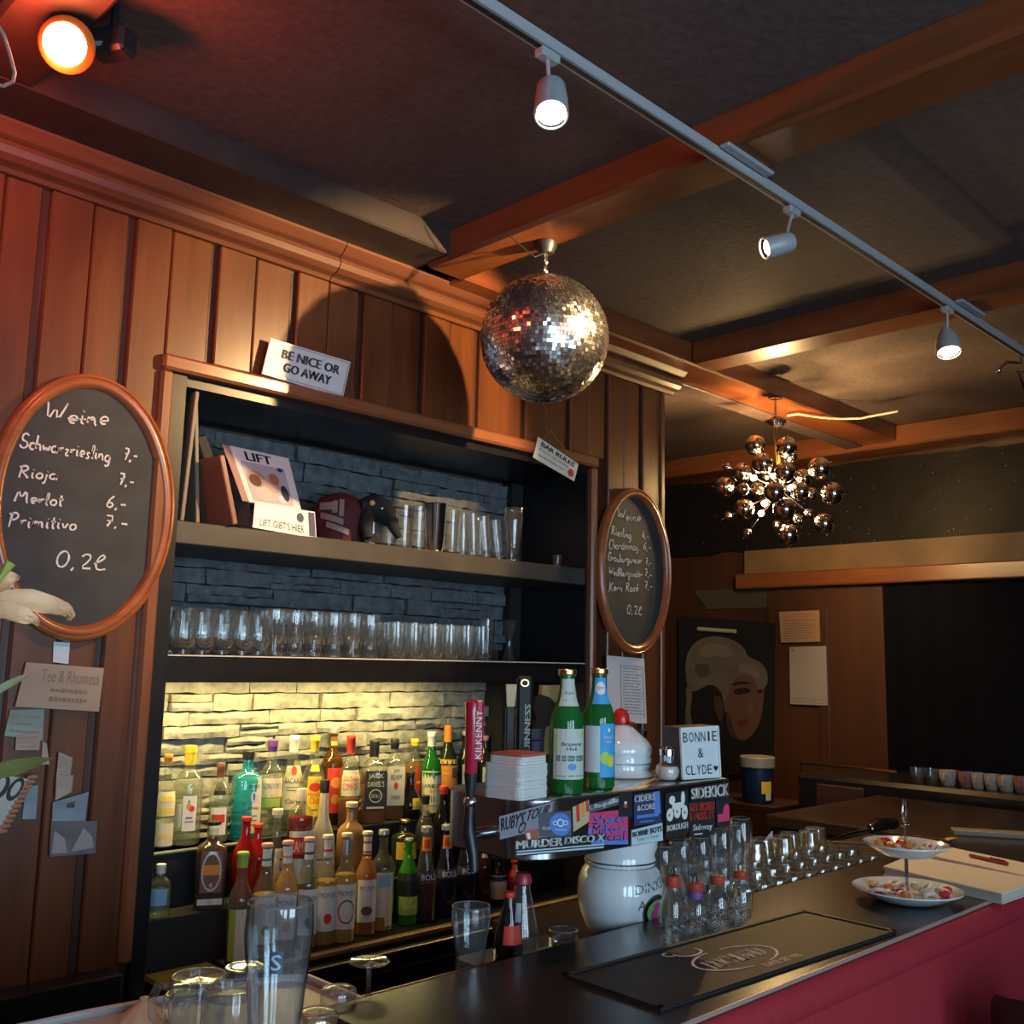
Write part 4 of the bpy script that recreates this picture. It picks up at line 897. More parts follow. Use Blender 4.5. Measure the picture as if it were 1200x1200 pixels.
for (c, u0, v0, u1, v1) in (((.45, .30, .24), .12, .30, .45, .60), ((.12, .06, .05), .14, .30, .36, .52), ((.50, .38, .32), .42, .22, .70, .56), ((.42, .17, .09), .52, .38, .70, .60), ((.03, .04, .08), .68, .10, .82, .40), ((.55, .52, .52), .15, .06, .60, .30), ((.55, .62, .70), .58, .05, .74, .20)):
    mb.add(CIRC(14), plain('photo_%d%d' % (c[0]*100, c[2]*100), c, .6), fm.fn(u0, v0, u1, v1, .0015+u0*.001, fm.o))
mb.add(CIRC(), NAVY, fm.fn(.72, .66, .82, .74, .002, fm.o)); mb.build('cover_photo', parent=mg)
# patchwork cap hung over a glass
cpx = at(412, 600, 'Y', .10); capo = thing('patched_cap', 'maroon and black cap with pale cloth patches on the top shelf', 'cap', (cpx.x-.01, .15, S1+.056), -.3)
MAR = plain('maroon_cloth', (.07, .012, .016), .85, bump=.4, scale=30); CLB = plain('black_cloth', (.006, .008, .010), .8); PAT = plain('grey_patch', (.20, .16, .15), .8)
MB().add(lathe([(.080, -.055), (.088, -.01), (.096, .02), (.094, .06), (.070, .098), (.03, .118), (.001, .122)], 24, ribs=6, amp=.03), MAR).build('crown', parent=capo, smooth=True)
V = []; F = []
for i in range(9):
    a = R(-70+i*17.5)
    for j, r_ in enumerate((.09, .13, .165)): V.append((r_*cos(a)*.9, r_*sin(a)*.62-.02, .0-.010*j*j-.012*abs(sin(a))))
for i in range(8):
    for j in range(2): F.append((i*3+j, i*3+j+1, i*3+j+4, i*3+j+3))
MB().add((V, F), CLB).build('brim', parent=capo, smooth=True)
for (x0, x1, z0, z1, sl) in ((-.085, -.02, .01, .03, -.35), (-.07, .0, -.015, .004, -.35), (-.088, -.05, .05, .075, 0), (-.035, -.02, .03, .085, 0), (-.055, -.04, .04, .08, 0)):
    g = grid(4, 1)
    MB().add(g, PAT, lambda q: Vector((x0+(x1-x0)*q[0], -math.sqrt(max(1e-4, .1015**2-(x0+(x1-x0)*q[0])**2)), z0+(z1-z0)*q[1]+sl*(x0+(x1-x0)*q[0]+.05)))).build('patch', parent=capo)
toy = thing('black_plush_animal', 'black cloth animal figure slumped over the cap and a tankard', 'toy', (cpx.x+.055, .06, S1))
MB().add(tube([(-.05, 0, .13), (-.01, -.01, .135), (.03, -.01, .12), (.07, 0, .10), (.10, 0, .09)], [.02, .042, .045, .032, .012], 12), CLB).build('body', parent=toy, smooth=True)
MB().add(tube([(-.02, -.01, .12), (-.045, -.03, .06), (-.04, -.035, .02)], [.025, .022, .018], 10), CLB).add(tube([(.06, -.01, .10), (.075, -.03, .06), (.095, -.03, .035)], [.022, .018, .012], 10), CLB).build('leg', parent=toy, smooth=True)
MB().add(sphere(.010, 12, 8, (-.035, -.045, .135)), plain('gold_button', (.6, .4, .2), .3)).add(sphere(.007, 10, 6, (0, -.053, .12)), CHROME).build('eye', parent=toy, smooth=True)

def torus(R_, r_, n=20, m=8):
    v = []; f = []
    for i in range(n):
        a = 2*pi*i/n
        for j in range(m):
            b_ = 2*pi*j/m; v.append(((R_+r_*cos(b_))*cos(a), (R_+r_*cos(b_))*sin(a), r_*sin(b_)*.8))
    for i in range(n):
        for j in range(m): f.append((i*m+j, i*m+(j+1) % m, ((i+1) % n)*m+(j+1) % m, ((i+1) % n)*m+j))
    return v, f
RIMHL = glass('rim_highlight_glass', (.8, .84, .85), .22, .9, .08, (.75, .8, .82), .30)  # paler, hazier glass: the bright highlight along rims is put into its colour
GL = []
def tumbler(name, label, loc, r, h, kind, mat=None, group=None, rz=0, cat='glass', inv=False):
    m = mat or GLASS
    pr = {'tumbler': [(.80*r, .002), (.84*r, .01), (.97*r, h*.96), (r, h), (.965*r, h), (.93*r, h*.9), (.80*r, .03*1)],
          'facet': [(.86*r, .0), (.9*r, .005), (.97*r, h*.5), (r, h*.56), (r, h), (.96*r, h), (.94*r, h*.55), (.8*r, .018)],
          'balloon': [(.5*r, 0), (.6*r, .004), (.82*r, .012), (r, h*.38), (.98*r, h*.55), (.80*r, h), (.77*r, h), (.94*r, h*.55), (.9*r, h*.3), (.5*r, .02)],
          'wheat': [(.72*r, 0), (.76*r, .008), (.62*r, h*.12), (.66*r, h*.30), (.90*r, h*.62), (r, h*.78), (.93*r, h), (.90*r, h), (.95*r, h*.78), (.6*r, h*.2), (.5*r, .03)],
          'pint': [(.66*r, 0), (.70*r, .008), (.70*r, h*.2), (.82*r, h*.5), (.98*r, h*.78), (r, h*.85), (.96*r, h), (.93*r, h), (.96*r, h*.8), (.66*r, h*.2), (.5*r, .025)],
          'jar': [(.93*r, 0), (r, .01), (r, h*.86), (.96*r, h*.95), (.82*r, h), (.5*r, h), (.001, h)],
          'mug': [(.95*r, 0), (r, .008), (r, h), (.95*r, h), (.93*r, .05), (.9*r, .02)]}[kind]
    if inv: pr = [(a, h-z) for a, z in pr[::-1]]
    o = thing(name, label, cat, loc, rz, group); n = 36 if kind in ('facet', 'pint', 'mug') else 26
    rb, am = {'facet': (12, .018), 'mug': (10, .02), 'pint': (12, .012), 'wheat': (10, .01)}.get(kind, (0, 0))
    MB().add(lathe(pr, n, ribs=rb, amp=am), m).build('bowl', parent=o, smooth=True, auto=60)
    if kind not in ('jar',):
        zb = h if inv else 0; MB().add(lathe([(.001, abs(zb-.003)), (pr[-1 if inv else 0][0], abs(zb-.002)), (pr[-1 if inv else 0][0]*.96, abs(zb-.014)), (.001, abs(zb-.012))], 24), GLASS2).build('base', parent=o, smooth=True)
    if kind == 'mug':
        MB().add(tube([(r*.95, 0, h*.82), (r*1.4, 0, h*.85), (r*1.6, 0, h*.62), (r*1.55, 0, h*.35), (r*1.25, 0, h*.18), (r*.95, 0, h*.2)], .007, 8), GLASS2).build('handle', parent=o, smooth=True)
    if m in (GLASS2, GOLDLIT) and cat == 'glass':
        zr = 0.001 if (inv or kind == 'jar') else h; rr_ = r*{'wheat': .92, 'pint': .95}.get(kind, .985)
        if kind == 'jar': MB().add(torus(r*.80, .0022, 28, 6), RIMHL, off(0, 0, h-.001)).build('foot_rim', parent=o, smooth=True)
        elif inv: MB().add(torus(pr[-1][0]*.97, .002, 28, 6), RIMHL, off(0, 0, h-.001)).build('foot_rim', parent=o, smooth=True)
        else: MB().add(torus(rr_, .0016, 32, 6), RIMHL, off(0, 0, zr)).build('rim', parent=o, smooth=True)
    GL.append(o); return o
def px_x(px, Y, Z): return at(px, 700, 'Y', Y).x
# middle shelf
xs_ = [218, 240, 263, 286, 305]
for row, Y in (('front', .07), ('back', .19)):
    for i, px in enumerate(xs_):
        tumbler('wine_tumbler', ORD[i]+' from the left in the '+row+' row of rounded glasses on the middle shelf', (px_x(px, .07, 0)+(.02 if row == 'back' else 0), Y, S2), .040, .125 if row == 'front' else .14, 'balloon', group='rounded glasses at the left of the middle shelf')
for row, Y in (('front', .07), ('back', .19)):
    for i, px in enumerate([325, 348, 370, 393, 415, 436]):
        tumbler('tall_tumbler', ORD[i]+' from the left in the '+row+' row of tall glasses, centre of the middle shelf', (px_x(px, .07, 0)+(.03 if row == 'back' else 0), Y, S2), .037, .145, 'wheat' if i % 2 else 'pint', group='tall glasses in the centre of the middle shelf')
for row, Y in (('front', .07), ('middle', .17), ('back', .27)):
    for i, px in enumerate([466, 487, 509, 528, 548, 565]):
        tumbler('faceted_tumbler', ORD[i]+' from the left in the '+row+' row of faceted tumblers on the middle shelf', (px_x(px, .07, 0)+(Y-.07)*.35, Y, S2), .037, .125, 'facet', group='faceted tumblers at the right of the middle shelf')
tumbler('tall_glass', 'single taller glass at the right end behind the faceted tumblers', (px_x(577, .1, 0)+.02, .15, S2), .034, .16, 'tumbler')
# stem glass standing apart
g = thing('shot_glass', 'lone narrow glass in the dark right corner of the middle shelf', 'glass', (px_x(598, .18, 0), .18, S2))
MB().add(lathe([(.026, 0), (.028, .006), (.018, .03), (.012, .06), (.014, .09), (.030, .14), (.033, .16)], 22, ribs=8, amp=.03), GLASS2).build('bowl', parent=g, smooth=True)
# top shelf
for i, (px, Y, r_, h, k) in enumerate(((431, .10, .040, .13, 'mug'), (452, .16, .036, .12, 'tumbler'), (470, .07, .038, .15, 'tumbler'), (487, .10, .036, .16, 'tumbler'))):
    tumbler('beer_glass', ['handled beer tankard beside the black plush animal on the top shelf', 'low glass just right of the tankard on the top shelf', 'straight glass in the middle of the top shelf', 'straight glass directly left of the steel shaker'][i], (px_x(px, Y, 0), Y, S1), r_, h, k)
sk = thing('cocktail_shaker', 'shiny steel shaker cup left of the glasses on the top shelf', 'shaker', (px_x(507, .05, 0), .05, S1))
MB().add(lathe([(.030, 0), (.032, .004), (.040, .170), (.042, .173), (.039, .171), (.03, .02), (.001, .02)], 28), CHROME).build('cup', parent=sk, smooth=True)
for i, (px, Y, tl) in enumerate(((527, .05, 0), (540, .09, 0), (553, .05, -4), (568, .06, -8), (583, .09, -10), (534, .18, 0), (560, .18, 0))):
    o = tumbler('long_drink_glass', ORD[i]+' of the tall slim glasses between the shaker and the wheat beer glass', (px_x(px, Y, 0), Y, S1+.004), .027, .155, 'tumbler', group='slim glasses on the top shelf')
    o.rotation_euler = (0, R(tl), 0)
tumbler('wheat_beer_glass', 'tall curved wheat beer glass at the right of the top shelf', (px_x(600, .05, 0), .05, S1), .038, .205, 'wheat')
tumbler('shot_glass', 'tiny dark shot glass alone at the right end of the top shelf', (px_x(652, .04, 0), .04, S1), .020, .045, 'tumbler')

# ================================================================ THE BAR
CZ = 1.10
bar = thing('bar_counter', 'long bar counter with dark glossy top and red padded front', 'counter', (3, -1.44, 0))
MB().add(bbox(-2.0, 1.7, -.215, .215, CZ-.04, CZ, .003), COUNTER).build('countertop', parent=bar)
MB().add(bbox(-2.0, 1.7, -.221, -.2135, CZ-.006, CZ+.0015, .002), plain('counter_lip', (.42, .34, .30), .35, .3)).build('edge_trim', parent=bar)
V = []; F = []
pr = [(-.2165, 1.093), (-.228, 1.090), (-.236, 1.075), (-.236, 1.05), (-.230, 1.035), (-.224, 1.03), (-.228, .98), (-.235, .7), (-.238, .3), (-.228, .12), (-.2155, .10), (-.2155, 1.093)]
MB().add(extx(pr, -2.0, 1.7), REDV).build('padded_front', parent=bar, smooth=True, auto=50)
MB().add(box(-1.98, 1.7, -.19, .205, 0, CZ-.04), BLACKM).build('bar_body', parent=bar)
led = thing('service_ledge', 'narrow metal edged service ledge behind the bar counter', 'shelf', (2, -1.15, 0))
MB().add(bbox(-.52, -.25, .045, .13, 1.02, 1.05, .002), STEEL).build('ledge_board', parent=led)
MB().add(bbox(-1.0, -.25, -.07, .045, 1.02, 1.05, .002), plain('ledge_top', (.07, .055, .04), .3, .3)).build('ledge_board', parent=led)
MB().add(bbox(-1.0, -.25, .045, .052, 1.01, 1.054, .002), plain('ledge_edge', (.5, .42, .28), .3, .7)).build('edge_strip', parent=led)
MB().add(bbox(-.25, 1.7, -.07, .30, 1.02, 1.05, .002), MATS['ledge_top']).build('ledge_board', parent=led)
MB().add(box(-1.0, 1.7, -.06, -.03, 0, 1.02), BLACKM).build('ledge_support', parent=led)

# rubber bar mat with printed logo
M_ = [at(680, 1146, 'Z', CZ+.004), at(757, 1186, 'Z', CZ+.004)]
MTL, MTR, MBL = Vector((1.42, -1.375, CZ+.0045)), Vector((2.20, -1.415, CZ+.0045)), Vector((1.409, -1.600, CZ+.0045))
fcm = Face(MTL, MTR, MTR+MBL-MTL, MBL); fcm.n = Vector((0, 0, 1))
mat_ = thing('bar_mat', 'black rubber bar mat with white oval logo on the counter', 'mat', fcm.o)
MB().add(fcm.slab(.0042, fcm.o), RUBBER).build('mat_body', parent=mat_)
mb = MB()
for q in ((0, 0, 1, .04), (0, .96, 1, 1), (0, 0, .012, 1), (.988, 0, 1, 1)): mb.add(box(0, 1, 0, 1, 0, 1), RUBBER, lambda p: fcm.fn(*q, .001+.002*p[2], fcm.o)(p))
mb.build('raised_rim', parent=mat_)
LGW = plain('logo_white', (.80, .78, .75), .6)
def fu(px, py):
    p = at(px, py, 'Z', CZ+.005)-MBL; a = (MTR-MTL); b_ = (MTL-MBL); return p.dot(a)/a.dot(a), p.dot(b_)/b_.dot(b_)
mb = MB()
def ell(cx, cy, rx, ry, a0, a1, w_, n=30):
    V = []; F = []
    for i in range(n+1):
        a = R(a0+(a1-a0)*i/n); k = w_*(1 if 3 < i < n-3 else .5)
        V += [(cx+(rx+k)*cos(a), cy+(ry+k*3.2)*sin(a), 0), (cx+(rx-k)*cos(a), cy+(ry-k*3.2)*sin(a), 0)]
    for i in range(n): F.append((2*i, 2*i+1, 2*i+3, 2*i+2))
    return V, F
u0, v0 = fu(862, 1122)
mb.add(ell(u0, v0, .145, .24, 100, 262, .004), LGW, fcm.fn(0, 0, 1, 1, .001, fcm.o)); mb.add(ell(u0, v0, .145, .24, 290, 440, .004), LGW, fcm.fn(0, 0, 1, 1, .001, fcm.o)); mb.build('logo_ring', parent=mat_)
mb = MB(); mb.add(bold(text('HOCHLAND', .35), .012), LGW, fcm.fn(u0-.115, v0-.10, u0+.105, v0+.10, .001, fcm.o)); mb.build('lettering', parent=mat_); mb = MB()
mb.add(text('KAFFEE SEIT 1930'), LGW, fcm.fn(u0+.0, v0-.33, u0+.15, v0-.25, .001, fcm.o)); mb.build('small_lettering', parent=mat_)
mb = MB(); mb.add(ell(u0-.06, v0+.36, .045, .10, 160, 380, .004), LGW, fcm.fn(0, 0, 1, 1, .001, fcm.o)); mb.add(ell(u0-.115, v0+.40, .016, .05, 60, 300, .003), LGW, fcm.fn(0, 0, 1, 1, .001, fcm.o)); mb.build('cup_emblem', parent=mat_)

# ceramic beer tower with steel bridge
TY = -1.128; TX = at(727, 1000, 'Y', TY).x; TBZ = 1.051
tw = thing('beer_tower', 'white ceramic beer tower crossed by a sticker covered steel bridge', 'beer tap', (TX, TY, TBZ))
BT, BB = at(680, 933, 'Y', -1.312).z, at(680, 1003, 'Y', -1.312).z; KZ = 1.03
body = [(.062, 0), (.070, .004), (.078, .02), (.090, .05), (.0955, .085), (.094, .115), (.086, .137), (.078, .146), (.0765, .150), (.080, .158), (.077, .166), (.076, .172), (.082, .186), (.083, .195), (.083, (BB-TBZ)/1.03+.003)]; body = [(a_*1.03, b_*KZ) for a_, b_ in body]
MB().add(lathe(body, 40), CERAM).build('ceramic_body', parent=tw, smooth=True, auto=70)
SILR = plain('silver_band', (.55, .55, .55), .2, 1)
for r_, z in ((.0815*1.03, .158*KZ), (.078*1.03, .148*KZ)): MB().add(lathe([(r_-.002, z-.002), (r_+.0005, z), (r_-.002, z+.002)], 36), SILR).build('silver_ring', parent=tw, smooth=True)
z0 = BT-TBZ
lid = [(.074, z0), (.079, z0+.003), (.075, z0+.010), (.068, z0+.018), (.070, z0+.024), (.068, z0+.031), (.0715, z0+.038), (.068, z0+.046), (.0715, z0+.052), (.073, z0+.060), (.0705, z0+.070), (.061, z0+.083), (.048, z0+.094), (.036, z0+.104), (.027, z0+.112), (.020, z0+.1165), (.001, z0+.117)]
MB().add(lathe(lid, 40), CERAM).build('ceramic_dome', parent=tw, smooth=True, auto=70)
MB().add(lathe([(.067, z0+.0285), (.0705, z0+.031), (.067, z0+.0335)], 36), SILR).build('silver_ring', parent=tw, smooth=True)
MB().add(lathe([(.012, z0+.115), (.014, z0+.118), (.006, z0+.121), (.001, z0+.122)], 20), SILR).add(lathe([(.019, z0+.119), (.020, z0+.127), (.019, z0+.138), (.013, z0+.150), (.001, z0+.155)], 24), REDP).build('red_knob', parent=tw, smooth=True)
V = []; F = []
for i in range(11):
    a = R(-100+i*16)
    for r_ in (.017, .036): V.append((r_*cos(a), r_*sin(a)*.8, z0+.126-(.004 if r_ > .02 else 0)))
    for r_ in (.036, .017): V.append((r_*cos(a), r_*sin(a)*.8, z0+.122-(.004 if r_ > .02 else 0)))
for i in range(10):
    for j in range(4): F.append((i*4+j, i*4+(j+1) % 4, (i+1)*4+(j+1) % 4, (i+1)*4+j))
MB().add((V, F), REDP).build('knob_brim', parent=tw, smooth=True)
# painted emblem on the ceramic body
PR_b = [(r_/.0955, z/(.20*KZ)) for r_, z in body]
eb = MB(); GY = plain('emblem_grey', (.10, .13, .13), .4, .4)
def onbody(th0, th1, z0_, z1_, h=.0008):
    def g(q):
        a = R(th0+(th1-th0)*q[0]); z = (z0_+(z1_-z0_)*q[1])*KZ*.97; r_ = .0955*rad_at(PR_b, z/(.20*KZ))+h
        return (r_*sin(a), -r_*cos(a), z)
    return g
eb.add(text('DINKEL'), GY, lambda q: onbody(-31, 34, .104+.010*q[0], .124+.010*q[0])(q))
eb.add(text('ACKER'), GY, lambda q: onbody(-27, 30, .070, .092)(q))
eb.build('emblem_lettering', parent=tw)
eb = MB(); eb.add(CIRC(28), GY, onbody(-20, 29, .028, .100, .0014))
eb.add(CIRC(28), SILR, onbody(-18, 27, .031, .097, .0018))
eb.add(CIRC(24), plain('emblem_green', (.22, .45, .12), .4), onbody(-13, 22, .040, .089, .0024))
eb.add(CIRC(16), plain('emblem_pink', (.55, .05, .30), .4), onbody(-2, 12, .066, .084, .003))
eb.add(CIRC(16), MATS['emblem_pink'], onbody(-6, 10, .046, .070, .003)); eb.build('round_emblem', parent=tw)
# bridge
bx0, bx1, by0, by1 = at(575, 970, 'Y', -1.20).x-TX, at(856, 950, 'Y', -1.312).x-TX, -1.312-TY, -1.035-TY
out = []; rc = .075
for i in range(9): a = R(180+90*i/8); out.append((bx0+rc+rc*cos(a), by0+rc+rc*sin(a)))
for i in range(5): a = R(270+90*i/4); out.append((bx1-.008+.008*cos(a), by0+.008+.008*sin(a)))
for i in range(5): a = R(0+90*i/4); out.append((bx1-.008+.008*cos(a), by1-.008+.008*sin(a)))
for i in range(9): a = R(90+90*i/8); out.append((bx0+rc+rc*cos(a), by1-rc+rc*sin(a)))
n = len(out); zz = [(BB-TBZ, .003), (BB-TBZ+.003, 0), (BT-TBZ-.003, 0), (BT-TBZ, .003)]
cxm, cym = (bx0+bx1)/2, (by0+by1)/2
V = [(x-(.003 if x > cxm else -.003)*(s_ > 0), y-(.003 if y > cym else -.003)*(s_ > 0), z) for z, s_ in zz for x, y in out]
F = [[k, (k+1) % n, (k+1) % n+n, k+n] for k in range(n)]; F = [[a+j*n for a in f] for j in range(3) for f in F]+[list(range(n))[::-1], list(range(3*n, 4*n))]
br = MB().add((V, F), plain('bridge_steel', (.42, .43, .45), .25, 1)).build('steel_bridge', parent=tw, smooth=True, auto=40)
WO = Vector((TX, TY, TBZ))
YF = -1.3125
PINK = plain('sticker_pink', (.70, .05, .15), .5); SBL = plain('sticker_blue', (.10, .22, .62), .5); SLB = plain('sticker_pale', (.50, .62, .66), .5); SGR = plain('sticker_grey', (.24, .23, .28), .5); SDG = plain('sticker_dark_grey', (.09, .10, .13), .5)
lay = [0]
def sticker(name_, corners, mat, deco=(), label=None):
    lay[0] += 1
    fc = Face(*[at(x, y, 'Y', YF-.0002*lay[0]) for x, y in corners]); mb = MB(); mb.add(fc.slab(.0003, WO), mat)
    for d in deco:
        k = d[0]; geo = CIRC(20) if k == '#o' else SQ if k == '#b' else RING(20, .3) if k == '#r' else (d[6] if len(d) > 6 else text)(k)
        mb.add(geo, d[1], fc.fn(d[2], d[3], d[4], d[5], .0002+.00005*deco.index(d), WO))
    o = mb.build('sticker', parent=br)
    if label: o['label'] = label
def tb(s): return bold(text(s), .012)
sticker('a', [(585, 957), (650, 939), (634, 972), (586, 984)], SGR, [("RUBY'S", INK, .03, .35, .48, .92, tb), ('TOUR', INK, .52, .5, .97, .92, tb), ('#r', INK, .40, .05, .56, .50)], 'grey sticker with black western lettering')
sticker('b', [(671, 946), (690, 937), (692, 962), (672, 975)], plain('sticker_sand', (.50, .42, .25), .5), [('#b', REDL, .2, .3, .4, 1), ('#b', ORG, .5, .4, .7, 1), ('#b', REDL, .8, .5, .95, 1)], 'sand coloured sticker with red and orange stripes')
sticker('c', [(614, 974), (634, 970), (634, 985), (618, 988)], plain('sticker_brick', (.35, .12, .08), .5), [('#b', OFFW, .1, .1, .3, .8)])
sticker('d', [(631, 953), (669, 950), (670, 983), (632, 980)], SDG, [('CLO', WHT, .10, .30, .34, .42), ('#o', SBL, .32, .08, .98, .95), ('#r', WHT, .42, .48, .57, .66), ('#r', WHT, .55, .42, .77, .72), ('#r', WHT, .74, .48, .89, .66), ('Nextcloud', WHT, .48, .28, .84, .36)], 'dark sticker with a blue disc and three white rings')
sticker('e', [(689, 944), (727, 932), (728, 942), (691, 953)], SDG, [('Uhquilla', WHT, .03, .15, .95, .9, tb)], 'dark sticker with white brush lettering')
sticker('f', [(691, 953), (736, 948), (736, 987), (688, 988)], PINK, [('#b', SBL, 0, 0, .08, .5), ('#b', SBL, .1, -.06, 1, .08), ('Shake', SBL, .08, .60, .92, .90, tb), ('Milkers', SBL, .10, .30, .95, .58, tb), ('social', SBL, .12, .06, .9, .30, tb)], 'pink sticker covered in blue graffiti letters')
sticker('g', [(603, 985), (711, 976), (708, 995), (603, 1004)], INK, [('MURDER', WHT, .02, .45, .50, .95, tb), ('DISCO X', WHT, .53, .50, .98, .95, tb), ('#b', SLB, .02, .26, .99, .34), ('#b', SLB, .02, .08, .99, .18)], 'black strip sticker with bold white lettering')
sticker('h', [(743, 931), (773, 927), (775, 964), (743, 968)], NAVY, [('#b', SBL, .75, .3, 1, 1), ('CIDERS', WHT, .02, .74, .80, .95, tb), ('&CORE', WHT, .12, .46, .78, .64), ('#b', SBL, .1, .22, .9, .32), ('#b', SBL, .2, .08, .75, .12)], 'navy sticker with white lettering')
sticker('i', [(740, 973), (776, 964), (777, 985), (740, 991)], SLB, [('BOBBIE BOYS', INK, .04, .52, .97, .85, tb), ("Type 'n' Vinyl", INK, .15, .18, .85, .42)], 'pale blue sticker with black lettering')
sticker('j', [(725, 928), (741, 928), (741, 957), (725, 957)], INK, [('#o', REDL, .35, .35, .65, .5), ('#o', WHT, .40, .5, .6, .62)], 'black sticker with small red centre')
sticker('k', [(780, 930), (806, 925), (807, 976), (780, 981)], INK, [('#o', WHT, .15, .72, .42, .92), ('#o', WHT, .68, .66, .86, .98), ('#o', WHT, .04, .34, .34, .64), ('#o', WHT, .36, .38, .66, .70), ('#o', WHT, .70, .32, .97, .66), ('#b', WHT, .28, .60, .78, .74), ('#o', INK, .12, .45, .18, .52), ('#o', INK, .46, .5, .52, .57), ('#o', INK, .8, .45, .86, .52), ('BOROUGH', WHT, .06, .12, .96, .26, tb)], 'black sticker with white cartoon heads')
sticker('l', [(809, 923), (854, 916), (854, 935), (810, 939)], INK, [('SIDEKICK', WHT, .02, .15, .99, .90, tb)], 'black sticker with large white lettering')
sticker('m', [(807, 940), (838, 937), (838, 978), (808, 981)], INK, [('GET PICKED', REDL, .05, .72, .97, .95, tb), ('I MISS IT', REDL, .05, .46, .97, .68, tb), ('Subway', WHT, .15, .12, .88, .34, tb), ('#b', WHT, .18, .05, .5, .08)], 'black sticker with red and white lettering')
sticker('n', [(839, 937), (855, 935), (855, 968), (840, 971)], INK, [('#b', PINK, .1, .2, 1, .48), ('#o', PINK, .5, .3, 1, .8)])
# tap with red handle on the left end
HX = at(552, 900, 'Y', -1.20); o0 = Vector((HX.x, -1.20, 0))
tp = thing('beer_tap', 'chrome tap with tall red handle left of the steel bridge', 'beer tap', (HX.x, -1.20, BB))
zt = at(555, 820, 'Y', -1.20).z-BB; zm = at(552, 911, 'Y', -1.20).z-BB; zl = at(552, 936, 'Y', -1.20).z-BB
rt = R(-42)
RZm = Matrix.Rotation(rt, 4, 'Z'); rzf = lambda p: RZm @ p
MB().add(lathe([(.010, zm), (.0125, zm+.01), (.0135, zt-.02), (.015, zt-.006), (.010, zt), (.001, zt)], 20), plain('handle_red', (.42, .012, .04), .2, coat=.5)).build('handle', parent=tp, smooth=True)
mb = MB().add(bbox(.004, .022, -.010, .006, zm+.03, zt, .004), MATS['handle_red'], rzf)
mb.build('handle_wing', parent=tp)
mb = MB(); g = text('KILKENNY')
mb.add(g, LGW, lambda q: rzf(Vector((.006+.013*(1-q[1]), -.0108, zm+.036+(zt-zm-.055)*q[0])))); mb.build('lettering', parent=tp)
MB().add(lathe([(.007, zl), (.009, zl+.01), (.012, zm-.002), (.0135, zm+.008)], 18), DARKM).build('handle_neck', parent=tp, smooth=True)
MB().add(sphere(.013, 14, 10, (0, 0, zl-.006)), CHROME).add(tube([(0, 0, zl-.01), (0, 0, .05), (.0, -.012, .01), (.0, -.016, -.02)], [.010, .013, .010, .008], 12), DARKM).build('faucet', parent=tp, smooth=True)
MB().add(tube([(0, 0, .045), (.075, .0, .045)], .013, 12), CHROME).build('shank', parent=tp, smooth=True)

# things standing on the bridge
TZ = BT+.0008
def onb(px, Y=-1.255): return at(px, 900, 'Y', Y).x
# beer mats
cxp = at(603, 900, 'Y', -1.24).x
CO = plain('beermat_white', (.62, .62, .60), .8, var=.05); COR = plain('beermat_red', (.40, .11, .07), .8)
proto = None
for i in range(17):
    top_ = i >= 13
    s_ = .046 if not top_ else .042
    mt = COR if i == 16 else CO
    n_ = 6; poly = []
    for q, (sx, sy) in enumerate(((1, 1), (-1, 1), (-1, -1), (1, -1))):
        for k in range(4): a = R(90*q+30*k); poly.append((sx*(s_-.012)+.012*cos(a), sy*(s_-.012)+.012*sin(a)))
    m_ = len(poly); h = .0046
    v = [(x, y, 0) for x, y in poly]+[(x, y, h) for x, y in poly]; f = [list(range(m_))[::-1], list(range(m_, 2*m_))]+[[k, (k+1) % m_, (k+1) % m_+m_, k+m_] for k in range(m_)]
    o = MB().add((v, f), mt).build('beer_mat', loc=(cxp+random.uniform(-.001, .001)+(.004 if top_ else 0), -1.245+random.uniform(-.001, .001), TZ+i*.0049), rot=(0, 0, R(8)+random.uniform(-.03, .03)))
    if i == 16: tag(o, 'reddish beer mat on top of the white stack on the steel bridge', 'beer mat')
    else: tag(o, ORD[15-i]+' white beer mat below the reddish top one, in the stack on the steel bridge', 'beer mat', 'white beer mats in the stack')
# two green bottles
def beer(label, px, ytop, Y, lab, rot):
    b = at(px, 925, 'Y', Y); H = at(px, ytop, 'Y', Y).z-TZ
    t = bottle('beer_bottle', label, px, ytop, Y, TZ-.0005, 'beer', .0345, gBeer, None, .6, GOLD, .055, lab, rot=rot, x=b.x, H=H)
    return t
BLBL = plain('beer_label_pale', (.50, .56, .50), .6); BAN = plain('banner_green', (.06, .14, .12), .6); LIME = plain('lime', (.42, .62, .08), .6)
SKY = plain('sky_blue_label', (.05, .35, .70), .6)
beer('green beer bottle with pale label and dark green banner, left of the pair', 663, 784, -1.265, [(BLBL, -.88, .88, .12, .52, [('Brauerei', INK, .25, .80, .66, .74), ('Hell', INK, .38, .66, .57, .64), ('#b', BAN, .12, .92, .36, .47), ('HOFBRAUHAUS', BLBL, .16, .88, .38, .45), ('#o', SBL, .42, .64, .18, .32), ('#o', LIME, .04, .16, .78, .92), ('#o', LIME, .84, .97, .82, .96), ('#o', LIME, .04, .14, .55, .68), ('#b', GREYI, .1, .9, .06, .08)]), (BLBL, -.8, .8, .70, .92, [('Brauerei', INK, .25, .8, .44, .54), ('#b', BAN, .15, .85, .16, .26)])], -.55)
